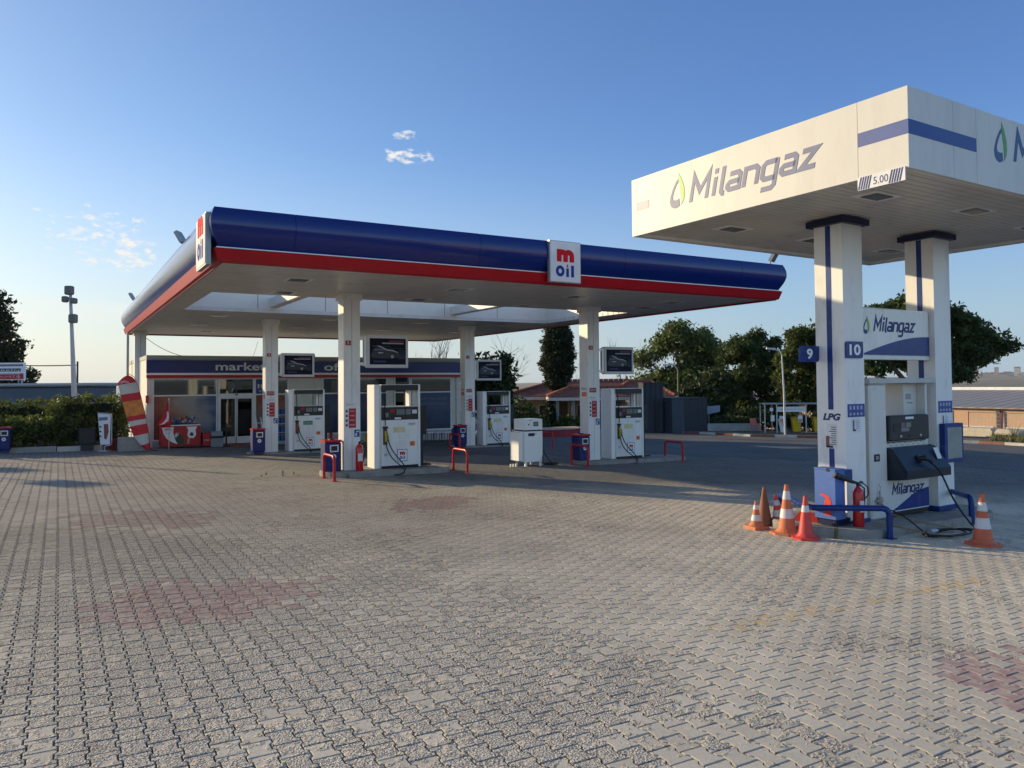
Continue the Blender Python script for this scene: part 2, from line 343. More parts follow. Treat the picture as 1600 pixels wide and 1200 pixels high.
def paver_material():
    m = bpy.data.materials.new('paver_block'); m.use_nodes = True; N = m.node_tree.nodes; L = m.node_tree.links; b = N['Principled BSDF']; b.inputs['Roughness'].default_value = .82; b.inputs['Specular IOR Level'].default_value = .35
    at_ = N.new('ShaderNodeAttribute'); at_.attribute_name = 'blk'; sp = N.new('ShaderNodeSeparateColor'); L.new(at_.outputs['Color'], sp.inputs[0])
    tc = N.new('ShaderNodeTexCoord')
    def ramp(src, a, bb, c0, c1):
        r = N.new('ShaderNodeValToRGB'); r.color_ramp.elements[0].position = a; r.color_ramp.elements[1].position = bb; r.color_ramp.elements[0].color = c0+(1,); r.color_ramp.elements[1].color = c1+(1,); L.new(src, r.inputs[0]); return r.outputs[0]
    def noise(sc, det=5, ro=.55):
        n = N.new('ShaderNodeTexNoise'); n.inputs['Scale'].default_value = sc; n.inputs['Detail'].default_value = det; n.inputs['Roughness'].default_value = ro; L.new(tc.outputs['Object'], n.inputs['Vector']); return n.outputs['Fac']
    def mix(f, a, c, mode='MIX'):
        x = N.new('ShaderNodeMixRGB'); x.blend_type = mode
        for i, q in enumerate((f, a, c)):
            if isinstance(q, float): x.inputs[i].default_value = q
            elif isinstance(q, tuple): x.inputs[i].default_value = q+(1,)
            else: L.new(q, x.inputs[i])
        return x.outputs[0]
    def mth(op, a, c, cl=False):
        n = N.new('ShaderNodeMath'); n.operation = op; n.use_clamp = cl
        for i, q in enumerate((a, c)):
            if isinstance(q, (int, float)): n.inputs[i].default_value = q
            else: L.new(q, n.inputs[i])
        return n.outputs[0]
    tone = ramp(sp.outputs[0], 0, 1, (.57, .49, .36), (.76, .655, .485))
    smooth_c = mix(.5, tone, ramp(noise(38, 7, .7), .32, .68, (.47, .41, .315), (.80, .695, .54)))
    agg = noise(80, 4, .65)
    worn_c = ramp(agg, .40, .58, (.15, .14, .125), (.92, .80, .63))
    worn = mth('MULTIPLY', sp.outputs[1], 1.0)
    edge = mth('ADD', worn, mth('MULTIPLY', mth('SUBTRACT', noise(13, 5), .5), 2.2)); edge = mth('MULTIPLY', mth('SUBTRACT', edge, .42), 4, True)
    c = mix(edge, smooth_c, worn_c)
    stain = ramp(noise(.45, 6, .65), .42, .68, (1.0, 1.0, 1.0), (.60, .61, .64)); c = mix(.55, c, stain, 'MULTIPLY')
    oil = ramp(noise(1.7, 7, .7), .60, .72, (1.0, 1.0, 1.0), (.55, .54, .54)); c = mix(.8, c, oil, 'MULTIPLY')
    c = mix(mth('MULTIPLY', sp.outputs[2], ramp_f(N, L, noise(9, 4), .25, .6)), c, (.42, .27, .235))
    yel = N.new('ShaderNodeAttribute'); yel.attribute_name = 'yel'
    c = mix(mth('MULTIPLY', yel.outputs['Fac'], ramp_f(N, L, noise(7, 6), .42, .6)), c, (.62, .44, .20))
    jt = N.new('ShaderNodeAttribute'); jt.attribute_name = 'joint'; c = mix(jt.outputs['Fac'], c, (.05, .042, .035))
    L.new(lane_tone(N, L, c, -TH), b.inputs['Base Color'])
    v2 = N.new('ShaderNodeTexVoronoi'); v2.inputs['Scale'].default_value = 75; L.new(tc.outputs['Object'], v2.inputs['Vector'])
    hh = mth('ADD', mth('MULTIPLY', mth('ADD', agg, v2.outputs['Distance']), edge), mth('MULTIPLY', noise(140, 4), .2))
    bp = N.new('ShaderNodeBump'); bp.inputs['Strength'].default_value = 1.0; bp.inputs['Distance'].default_value = .013; L.new(hh, bp.inputs['Height']); L.new(bp.outputs[0], b.inputs['Normal'])
    return m
def ramp_f(N, L, src, a, b):
    r = N.new('ShaderNodeMapRange'); r.inputs[1].default_value = a; r.inputs[2].default_value = b; L.new(src, r.inputs[0]); return r.outputs[0]
def make_pavers():
    rng = np.random.default_rng(3); G_, W_, w_ = .0015, (PU+.022)/2, (PU-.022)/2
    Lh = PL/2
    def outline(ins):
        a, c, l = W_-G_-ins, w_-G_-ins, Lh-G_-ins; q = PL*.25; t = .011
        return [(a, -l), (a, -q-t), (c, -q+t), (c, q-t), (a, q+t), (a, l), (-a, l), (-a, q+t), (-c, q-t), (-c, -q+t), (-a, -q-t), (-a, -l)]
    nearr = [(outline(.0078), 0.0), (outline(.001), -.0075), (outline(0.0), -.018)]
    V = []; F3 = []; F4 = []; A = []; YA = []
    nu0, nu1 = int(-26/PU), int(26/PU); nv0, nv1 = int(-6/PL), int(30/PL)
    cells = []
    cache = {}
    for i in range(nu0, nu1):
        for j in range(nv0, nv1):
            u = (i+.5)*PU; v = (j+.5)*PL + (PL/2 if i % 2 else 0)
            ck = (math.floor(u/CU), math.floor(v/CV))
            if ck not in cache: cache[ck] = in_frustum((ck[0]+.5)*CU, (ck[1]+.5)*CV)
            if cache[ck]: cells.append((u, v))
    global CELLS; CELLS = {k for k, q in cache.items() if q}
    C = np.array(cells); n = len(C); rnd = rng.random((n, 6))
    nz = lambda u, v, s: np.sin(u*s+1.3*np.sin(v*s*.7))+np.sin(v*s*1.3+2*np.sin(u*s*.5)+1)
    d = np.hypot(C[:, 0], C[:, 1])
    zone = np.clip((5.2-C[:, 0]-np.clip(C[:, 1]-8.5, 0, 9)*.75+.9*nz(C[:, 0], C[:, 1], .8))/3.0, 0, 1)
    wornf = .12+.62*zone+.10*nz(C[:, 0]+5, C[:, 1], 2.3)+.06*nz(C[:, 0], C[:, 1]+3, 5.1)+(rnd[:, 1]-.5)*.55
    worn = np.clip(wornf, 0, 1)
    pk = np.array([1.0 if pink(u+(a-.5)*.5, v+(b-.5)*.5) else 0.0 for (u, v), a, b in zip(C, rnd[:, 2], rnd[:, 3])])
    worn = np.where(pk > 0, worn*.5, worn)
    (ya, yb), (yc, yd) = YLINE; t = np.clip((C[:, 0]-ya)/(yc-ya), 0, 1); yy = yb+(yd-yb)*t
    yl = np.where((C[:, 0] > ya) & (C[:, 0] < yc) & (abs(C[:, 1]-yy) < .085), 1.0, 0.0)
    zj = (rnd[:, 4]-.5)*.003; tiltu = (rnd[:, 5]-.5)*.012; tiltv = (rnd[:, 2]-.5)*.012
    verts = []; ct, st = math.cos(TH), math.sin(TH)
    tmpl = np.array([(x, y, z) for ol, z in nearr for x, y in ol]); nt = len(tmpl)
    U_ = C[:, None, 0]+tmpl[None, :, 0]; V_ = C[:, None, 1]+tmpl[None, :, 1]
    zgv = 0.02*(10-U_) - 0.008*np.clip(V_-19, 0, 16)
    Zc = zgv+zj[:, None]+tiltu[:, None]*tmpl[None, :, 0]+tiltv[:, None]*tmpl[None, :, 1]+tmpl[None, :, 2]
    P = np.stack([U_*ct-V_*st, U_*st+V_*ct, Zc], -1).reshape(-1, 3)
    base = np.arange(n)*nt; quads = []
    for r in range(2):
        for k in range(12):
            k2 = (k+1) % 12; quads.append((r*12+k, (r+1)*12+k, (r+1)*12+k2, r*12+k2))
    # top face as six quads
    tops = [(11, 0, 1, 10), (10, 1, 2, 9), (9, 2, 3, 8), (8, 3, 4, 7), (7, 4, 5, 6)]
    fq = np.array(tops+quads); F = (base[:, None, None]+fq[None]).reshape(-1, 4)
    me = bpy.data.meshes.new('paving_blocks'); me.vertices.add(len(P)); me.vertices.foreach_set('co', P.ravel())
    nf = len(F); me.loops.add(nf*4); me.loops.foreach_set('vertex_index', F.ravel()); me.polygons.add(nf); me.polygons.foreach_set('loop_start', np.arange(nf)*4); me.polygons.foreach_set('loop_total', np.full(nf, 4))
    me.polygons.foreach_set('use_smooth', [False]*nf); me.update(calc_edges=True)
    per = len(fq); col = np.stack([rnd[:, 0], worn, pk, np.ones(n)], -1); ca = me.attributes.new('blk', 'FLOAT_COLOR', 'FACE'); ca.data.foreach_set('color', np.repeat(col, per, 0).ravel())
    fa = me.attributes.new('yel', 'FLOAT', 'FACE'); fa.data.foreach_set('value', np.repeat(yl, per))
    jv = me.attributes.new('joint', 'FLOAT', 'FACE'); jv.data.foreach_set('value', np.tile(np.array([0.0]*5+[.28]*12+[.9]*12), n))
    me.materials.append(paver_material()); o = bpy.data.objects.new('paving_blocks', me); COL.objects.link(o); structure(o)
    print('pavers', n)
make_pavers()
def paving_sheet():
    m = bpy.data.materials.new('paving_sheet'); m.use_nodes = True; N = m.node_tree.nodes; L = m.node_tree.links; b = N['Principled BSDF']; b.inputs['Roughness'].default_value = .85
    tc = N.new('ShaderNodeTexCoord'); br = N.new('ShaderNodeTexBrick'); br.inputs['Scale'].default_value = 1.0; br.offset = .5; br.inputs['Mortar Size'].default_value = .008; br.inputs['Brick Width'].default_value = PL; br.inputs['Row Height'].default_value = PU
    mp = N.new('ShaderNodeMapping'); mp.inputs['Rotation'].default_value = (0, 0, R(90)); L.new(tc.outputs['Object'], mp.inputs[0]); L.new(mp.outputs[0], br.inputs['Vector'])
    br.inputs['Color1'].default_value = (.40, .355, .285, 1); br.inputs['Color2'].default_value = (.50, .445, .355, 1); br.inputs['Mortar'].default_value = (.15, .135, .12, 1)
    n = N.new('ShaderNodeTexNoise'); n.inputs['Scale'].default_value = .5; n.inputs['Detail'].default_value = 8; L.new(tc.outputs['Object'], n.inputs['Vector'])
    r = N.new('ShaderNodeValToRGB'); r.color_ramp.elements[0].position = .35; r.color_ramp.elements[1].position = .7; r.color_ramp.elements[0].color = (1, 1, 1, 1); r.color_ramp.elements[1].color = (.66, .66, .68, 1); L.new(n.outputs['Fac'], r.inputs[0])
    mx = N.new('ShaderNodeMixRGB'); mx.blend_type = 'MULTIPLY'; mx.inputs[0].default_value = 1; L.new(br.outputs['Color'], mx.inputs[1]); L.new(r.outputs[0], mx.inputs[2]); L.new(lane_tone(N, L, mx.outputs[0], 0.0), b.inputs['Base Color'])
    bp = N.new('ShaderNodeBump'); bp.invert = True; bp.inputs['Strength'].default_value = .6; bp.inputs['Distance'].default_value = .012; L.new(br.outputs['Fac'], bp.inputs['Height']); L.new(bp.outputs[0], b.inputs['Normal'])
    bed = mat('joint_sand', (.05, .043, .036), .95, var=.3, scale=20)
    # grid vertices shared inside each sheet (object space is the station grid)
    vs = []; fs = []; v2 = []; f2 = []
    def quad(vs, fs, u0, u1, v0, v1, dz):
        i = len(vs); vs += [(u0, v0, zg(u0, v0)+dz), (u1, v0, zg(u1, v0)+dz), (u1, v1, zg(u1, v1)+dz), (u0, v1, zg(u0, v1)+dz)]; fs.append((i, i+1, i+2, i+3))
    for i in range(-32, 50):
        for j in range(-14, 47):
            u, v = (i+.5)*CU, (j+.5)*CV
            if not on_paving(u, v): continue
            if (i, j) in CELLS: quad(v2, f2, i*CU, (i+1)*CU, j*CV, (j+1)*CV, -.0105)
            else: quad(vs, fs, i*CU, (i+1)*CU, j*CV, (j+1)*CV, -.003)
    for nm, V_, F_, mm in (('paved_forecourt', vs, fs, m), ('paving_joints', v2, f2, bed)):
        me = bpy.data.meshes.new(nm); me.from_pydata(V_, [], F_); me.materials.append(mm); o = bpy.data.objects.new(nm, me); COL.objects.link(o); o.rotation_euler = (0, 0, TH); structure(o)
paving_sheet()
# ------------------------------------------------------------------ station canopy (origin of the thing under its middle)
SZ = 4.76
def rounded_m(mb, o, a, b, w, h, m, d):
    """lower case m with round shoulders"""
    t = w*.27; r = (w-t)/4; pts = []; top = h-t/2
    mb.ribbon([(t/2, 0), (t/2, h)], t, o, a, b, d, m)
    for k in (0, 1):
        cx = t/2+r+2*r*k; pp = [(cx-r, top-r*.9)]+[(cx-r*math.cos(q*math.pi/8), top-r*.9+r*.9*math.sin(q*math.pi/8)) for q in range(0, 9)]+[(cx+r, 0)]
        mb.ribbon(pp, t, o, a, b, d*(1+.02*(k+1)), m)
def moil(mb, o, a, b, w, red, blue, d=None):
    """the two line wordmark: m above oil, in a w wide square"""
    o, a, b = Vector(o), Vector(a), Vector(b); n = a.cross(b); d = n*(.006 if d is None else d)
    rounded_m(mb, o+a*w*.2+b*w*.56, a, b, w*.6, w*.36, red, d)
    mb.ribbon([(w*.31+w*.105*math.cos(q*math.pi/8), w*.29+w*.115*math.sin(q*math.pi/8)) for q in range(16)], w*.09, o, a, b, d, blue, True)
    mb.ribbon([(w*.565, w*.13), (w*.565, w*.38)], w*.09, o, a, b, d, blue)
    mb.ribbon([(w*.74, w*.13), (w*.74, w*.47)], w*.10, o, a, b, d, blue)
    mb.prism([(w*.53, w*.42), (w*.56, w*.40), (w*.60, w*.43), (w*.565, w*.51)], o, a, b, d, red)
def fascia_profile(side=1):
    pts = []
    for i in range(9):
        t = i/8; z = 4.995+t*.715; bulge = .04+.15*math.sin(math.pi*(t*.86))+.03*t; pts.append((bulge, z))
    return pts
def build_station_canopy():
    u0, u1, v0, v1 = 2.58, 17.65, 15.05, 38.2; cu, cv = 10.07, 26.6
    root = thing('station_canopy', 'long low white canopy with curved blue fascia and red band over the fuel pumps', 'canopy', uv(cu, cv)+(zg(cu, cv),), TH)
    bz = zg(cu, cv)
    def P(u, v, z): return (u-cu, v-cv, z-bz)
    sm = soffit_mat('station_soffit', (.60, .585, .55), .3, 'Y')
    hu0, hu1, hv0, hv1 = 3.3, 16.6, 20.45, 25.5
    # soffit: four strips around the light well
    m = MB()
    for a, b, c, d in ((u0, u1, v0, hv0), (u0, u1, hv1, v1), (u0, hu0, hv0, hv1), (hu1, u1, hv0, hv1)):
        p, q = P(a, c, SZ), P(b, d, SZ+.12); m.box(p[0], q[0], p[1], q[1], p[2], q[2], sm)
    m.build('soffit', root)
    m = MB()  # roof deck above
    deck = mat('roof_deck', (.35, .36, .37), .6)
    for a, b, c, d in ((u0+.15, u1-.15, v0+.15, hv0), (u0+.15, u1-.15, hv1, v1-.15), (u0+.15, hu0, hv0, hv1), (hu1, u1-.15, hv0, hv1)):
        p, q = P(a, c, 5.52), P(b, d, 5.60); m.box(p[0], q[0], p[1], q[1], p[2], q[2], deck)
    m.build('roof_deck', root)
    wl = mat('well_panel', (.70, .68, .63), .4, var=.03)
    for nm, (a, b, c, d) in (('well_side', (hu0, hu1, hv0-.05, hv0)), ('well_side', (hu0, hu1, hv1, hv1+.05)), ('well_side', (hu0-.05, hu0, hv0, hv1)), ('well_side', (hu1, hu1+.05, hv0, hv1))):
        m = MB(); p, q = P(a, c, SZ+.121), P(b, d, 5.515); m.box(p[0], q[0], p[1], q[1], p[2], q[2], wl)
        L_ = b-a if b-a > 1 else d-c; k = int(L_/2.6)
        for i in range(1, k+1):   # panel joints
            if b-a > 1:
                uu = a+(b-a)*i/(k+1); yy = c-.003 if nm and c > 24 else d+.001; p, q = P(uu-.008, yy, SZ+.125), P(uu+.008, yy+.002, 5.5); m.box(p[0], q[0], p[1], q[1], p[2], q[2], DARKG)
        m.build(nm, root)
    for ub in (5.9, 12.4):
        m = MB(); p, q = P(ub, hv0+.003, 4.93), P(ub+.28, hv1-.003, 5.24); m.box(p[0], q[0], p[1], q[1], p[2], q[2], wl, .02); m.build('cross_beam', root)
    # curved fascia: each side its own part, mitred
    pr = fascia_profile()
    def side(name, pa, pb, na, mt, prof, mitre=True, cuts=()):
        """pa->pb along the edge (canopy on its left), na = outward normal"""
        m = MB(); pa, pb, na = Vector(pa), Vector(pb), Vector(na); dr = (pb-pa).normalized(); L_ = (pb-pa).length
        st = [0]+list(cuts)+[L_]
        for i in range(len(st)-1):
            rings = []
            for t, g in ((st[i], .004 if i else 0), (st[i+1], -.004 if i < len(st)-2 else 0)):
                ring = []
                for o_, z in prof:
                    ext = 0
                    if t == 0 and mitre: ext = -o_
                    if t == L_ and mitre: ext = o_
                    q = pa+dr*(t+g+ext)+na*o_; ring.append(P(q.x, q.y, z))
                q = pa+dr*(t+g)-na*.02
                ring.append(P(q.x, q.y, prof[-1][1])); ring.append(P(q.x, q.y, prof[0][1])); rings.append(ring)
            m.loft(rings, mt)
        return m.build(name, root, smooth=True)
    c4 = [(u0, v0), (u1, v0), (u1, v1), (u0, v1)]; nn = [(0, -1), (1, 0), (0, 1), (-1, 0)]
    def ln(i): return (c4[i]+(0,), c4[(i+1) % 4]+(0,), nn[i]+(0,))
    FB = mat('fascia_blue', (.0015, .016, .14), .17, var=.08, scale=.6, spec=.45, bump=.25, bscale=.9)
    for i in range(4):
        L_ = (Vector(c4[(i+1) % 4])-Vector(c4[i])).length; cuts = [1.35+k*4.05 for k in range(int((L_-1.4)/4.05)+1) if 1.35+k*4.05 < L_-.4]
        side('fascia', *ln(i), FB, pr, True, cuts)
        side('trim_strip', *ln(i), ALU, [(.02, 4.962), (.085, 4.966), (.085, 4.985), (.02, 4.99)])
        side('red_band', *ln(i), REDF, [(-.05, 4.70), (.05, 4.735), (.12, 4.955), (.0, 4.958)])
        side('fascia_backing', *ln(i), DARKG, [(-.02, 4.757), (.0, 4.757), (.0, 5.70), (-.02, 5.70)], False)
    # sign panels
    def signp(o, a, n, w, h):
        a, n, o = Vector(a), Vector(n), Vector(P(*o)); m = MB()
        m.prism([(0, 0), (w, 0), (w, h), (0, h)], o+n*.26, a, Z, -n*.09, mat('sign_case', (.30, .31, .33), .4, .4)); m.prism([(.02, .02), (w-.02, .02), (w-.02, h-.02), (.02, h-.02)], o+n*.272, a, Z, -n*.011, mat('sign_white', (.72, .72, .72), .8, spec=.08))
        s = m.build('sign_panel', root); l = MB(); moil(l, o+n*.2725+a*w*.04+Z*h*.03, a, Z, w*.92, mat('sign_red', (.62, .02, .03), .85, spec=.08), mat('sign_blue', (.03, .06, .26), .85, spec=.08), .004); l.build('lettering', s); return s
    for a, b, c, d in ((9.8, 10.5, v0-.165, v0-.03), (u0-.16, u0-.03, 15.4, 16.1)): m = MB(); p, q = P(a, c, 4.9), P(b, d, 5.2); m.box(p[0], q[0], p[1], q[1], p[2], q[2], NAVY); m.build('sign_bracket', root)
    signp((9.74, v0+.0, 4.74), (1, 0, 0), (0, -1, 0), .88, .97)
    signp((u0+.01, 16.22, 4.66), (0, -1, 0), (-1, 0, 0), 1.12, .98)
    # downlights in the soffit
    for i, (a, b) in enumerate([(4.6, 17.2), (8.6, 17.2), (12.2, 17.2), (15.6, 17.2), (4.9, 19.7), (8.6, 19.7), (12.2, 19.9), (15.9, 18.8), (4.6, 27.2), (8.4, 27.2), (12.0, 27.2), (15.6, 27.2), (4.6, 31.5), (8.4, 31.5), (12.0, 31.5), (15.6, 31.5), (5.5, 35.5), (10, 35.5)]):
        m = MB(); p = P(a, b, SZ); m.box(p[0]-.3, p[0]+.3, p[1]-.3, p[1]+.3, p[2]-.012, p[2]-.002, WHITE); m.box(p[0]-.2, p[0]+.2, p[1]-.2, p[1]+.2, p[2]-.02, p[2]-.0125, SCREEN); m.build('ceiling_light', root)
    # columns
    for i, (a, b, num) in enumerate([(6.30, 19.22, '5'), (14.03, 19.22, '4'), (6.30, 27.9, '3'), (14.22, 27.9, '11'), (2.78, 36.4, None)]):
        m = MB(); g = zg(a, b); p = P(a, b, g); w, dd = .44, .44; top = SZ-bz-.002
        m.box(p[0], p[0]+.215, p[1], p[1]+dd, p[2]-.02, top, WHITE); m.box(p[0]+.225, p[0]+w, p[1], p[1]+dd, p[2]-.02, top, WHITE); m.box(p[0]+.2151, p[0]+.2249, p[1]+.02, p[1]+dd-.02, p[2], top, DARKG)
        c = m.build('column', root)
        m = MB(); m.box(p[0]-.05, p[0]+w+.05, p[1]-.05, p[1]-.001, top-.17, top-.001, WHITE); m.box(p[0]-.05, p[0]+w+.05, p[1]+dd+.001, p[1]+dd+.05, top-.17, top-.001, WHITE)
        m.box(p[0]-.05, p[0]-.001, p[1]-.001, p[1]+dd+.001, top-.17, top-.001, WHITE); m.box(p[0]+w+.001, p[0]+w+.05, p[1]-.001, p[1]+dd+.001, top-.17, top-.001, WHITE); m.build('collar', c)
        if num:
            f = p[1]-.002
            m = MB(); m.box(p[0]+.05, p[0]+.19, f-.01, f, 3.42-bz, 3.54-bz, mat('plate_red', (.35, .015, .03), .4)); m.text(num, (p[0]+.09 if len(num) == 1 else p[0]+.075, f-.0102, 3.445-bz), X, Z, .055 if len(num) == 1 else .09, .07, WHITEG, .002); m.build('number_plate', c)
            zt = 1.95 if i != 1 else 2.0; red = mat('notice_red', (.42, .02, .03), .5)
            m = MB(); m.box(p[0]+.03, p[0]+.33, f-.006, f, zt-.68-bz, zt-bz, PAPER)
            m.box(p[0]+.13, p[0]+.32, f-.009, f-.0065, zt-.66-bz, zt-.16-bz, red)
            for k in range(4):
                m.box(p[0]+.05, p[0]+.10, f-.009, f-.0065, zt-.62+k*.12-bz, zt-.56+k*.12-bz, BLACK)
                m.text(('DUR', 'KAPAT', 'YASAK', 'SÖNDÜR')[k], (p[0]+.155, f-.0091, zt-.60+k*.12-bz), X, Z, .13, .03, WHITEG, .001)
            m.text('DİKKAT', (p[0]+.08, f-.0062, zt-.08-bz), X, Z, .2, .045, red, .001); m.build('notice', c)
            m = MB(); m.box(p[0]+.28, p[0]+.42, f-.006, f, zt-.90-bz, zt-.71-bz, mat('sticker_blue', (.03, .08, .30), .5)); m.box(p[0]+.30, p[0]+.35, f-.008, f-.0062, zt-.88-bz, zt-.80-bz, LETG); m.box(p[0]+.33, p[0]+.40, f-.008, f-.0062, zt-.78-bz, zt-.74-bz, LETG); m.build('sticker', c)
            if i != 0:
                m = MB(); m.box(p[0]+.05, p[0]+.31, f-.006, f, zt+.10-bz, zt+.24-bz, mat('sticker_maroon', (.33, .06, .04), .5)); m.text('MOTOR', (p[0]+.07, f-.0062, zt+.14-bz), X, Z, .22, .06, PAPER, .001); m.build('sticker', c)
                m = MB(); x = p[0]-.002; m.prism([(0, 0), (.24, 0), (.24, .13), (0, .13)], (x, p[1]+.33, zt-.02-bz), -Y, Z, (-.006, 0, 0), ORG); m.text('OTO', (x-.0065, p[1]+.29, zt+.02-bz), -Y, Z, .16, .05, PAPER, .001); m.text('Kart', (x-.001, p[1]+.33, zt+.18-bz), -Y, Z, .24, .09, NAVY, .003); m.build('sticker', c)
    m = MB(); p = P(2.52, 36.55, .1); m.tube([p, (p[0], p[1], SZ-bz-.05)], .055, GREY, 8); m.build('downpipe', root)
    # floodlights on the roof edge
    for (a, b, z, yaw) in ((u0-.02, 19.6, 5.68, 2.6), (u0-.02, 33.5, 5.68, 2.8), (u1-.25, v0-.02, 5.68, -1.2)):
        m = MB(); p = Vector(P(a, b, z)); d_ = Vector((math.cos(yaw), math.sin(yaw), 0)); s_ = Vector((-d_.y, d_.x, 0)); t_ = (Z*.85+d_*.5).normalized()
        m.tube([p, p+Z*.16], .02, GREY); m.tube([p+Z*.14-s_*.13, p+Z*.14+s_*.13], .015, GREY)
        m.prism([(-.14, -.02), (.14, -.02), (.14, .28), (-.14, .28)], p+Z*.16, s_, t_, s_.cross(t_)*.09, GREY); m.prism([(-.12, 0), (.12, 0), (.12, .26), (-.12, .26)], p+Z*.16+s_.cross(t_)*.0905, s_, t_, s_.cross(t_)*.006, SCREEN); m.build('floodlight', root)
build_station_canopy()

# ------------------------------------------------------------------ kiosk canopy
def drop_logo(mb, o, a, b, h, blue, green, n):
    """drop: open crescent on the left, leaf on the right, h tall"""
    o, a, b = Vector(o), Vector(a), Vector(b); w = h*.62
    outer = [(.60, .93), (.40, .80), (.20, .60), (.06, .40), (.02, .24), (.08, .10), (.22, .02), (.40, 0), (.58, .03)]
    inner = [(.60, .24), (.44, .20), (.34, .22), (.27, .30), (.27, .42), (.36, .56), (.50, .70), (.62, .80)]
    # crescent as ribbon quads between the outer and inner curve
    O = [(.62, .86), (.42, .74), (.22, .56), (.08, .38), (.03, .24), (.08, .11), (.22, .03), (.42, .0), (.66, .05)]; I = [(.60, .74), (.47, .66), (.34, .53), (.25, .41), (.22, .33), (.25, .27), (.34, .24), (.48, .235), (.64, .26)]
    for i in range(len(O)-1): mb.prism([(O[i][0]*w, O[i][1]*h), (O[i+1][0]*w, O[i+1][1]*h), (I[i+1][0]*w, I[i+1][1]*h), (I[i][0]*w, I[i][1]*h)], o, a, b, n, blue)
    lf = [(.62, 1.0), (.82, .80), (.97, .56), (1.0, .36), (.94, .20), (.76, .06), (.78, .24), (.74, .44), (.68, .62), (.60, .80)]
    c = (.80, .46)
    for i in range(len(lf)):
        p, q = lf[i], lf[(i+1) % len(lf)]; mb.prism([(c[0]*w, c[1]*h), (p[0]*w, p[1]*h), (q[0]*w, q[1]*h)], o, a, b, n, green)
def milangaz(mb, o, a, b, W, xh, col, n):
    """wordmark in strokes; o = lower left of the x-height band, W total width, xh x-height"""
    o, a, b = Vector(o), Vector(a), Vector(b); sh = .24; b2 = b+a*sh
    G = {'M': ([[(0, 0), (0, 1.38), (.52, .50), (1.04, 1.38), (1.04, 0)]], 1.50), 'i': ([[(0, 0), (0, .98)], [(0, 1.16), (0, 1.42)]], .46), 'l': ([[(0, 1.42), (0, .14), (.12, 0), (.22, 0)]], .38),
         'a': ([[(.08, .9), (.58, .9), (.72, .76), (.72, .1), (.14, .1), (0, .24), (0, .36), (.12, .48), (.72, .48)]], 1.02), 'n': ([[(0, 0), (0, .9), (.58, .9), (.74, .74), (.74, 0)]], 1.04),
         'g': ([[(.74, .9), (.14, .9), (0, .76), (0, .24), (.14, .1), (.74, .1)], [(.74, .98), (.74, -.26), (.60, -.40), (.05, -.40)]], 1.04), 'z': ([[(0, .9), (.70, .9), (.02, .1), (.74, .1)]], .8)}
    tot = sum(G[c][1] for c in 'Milangaz')-.1; s = (W-xh*.1)/tot; x = 0
    for c in 'Milangaz':
        for st in G[c][0]: mb.ribbon([(x+p[0]*s, p[1]*xh) for p in st], min(s, xh)*.255, o, a, b2, n, col)
        x += G[c][1]*s
LOGOB = mat('logo_blue', (.02, .035, .16), .45); LOGOG = mat('logo_green', (.20, .46, .06), .45); LOGOW = mat('logo_blue_pale', (.15, .165, .28), .5, var=.12); LOGOGF = mat('logo_green_pale', (.42, .60, .20), .5)  # paler blue and green are for the left fascia lettering only
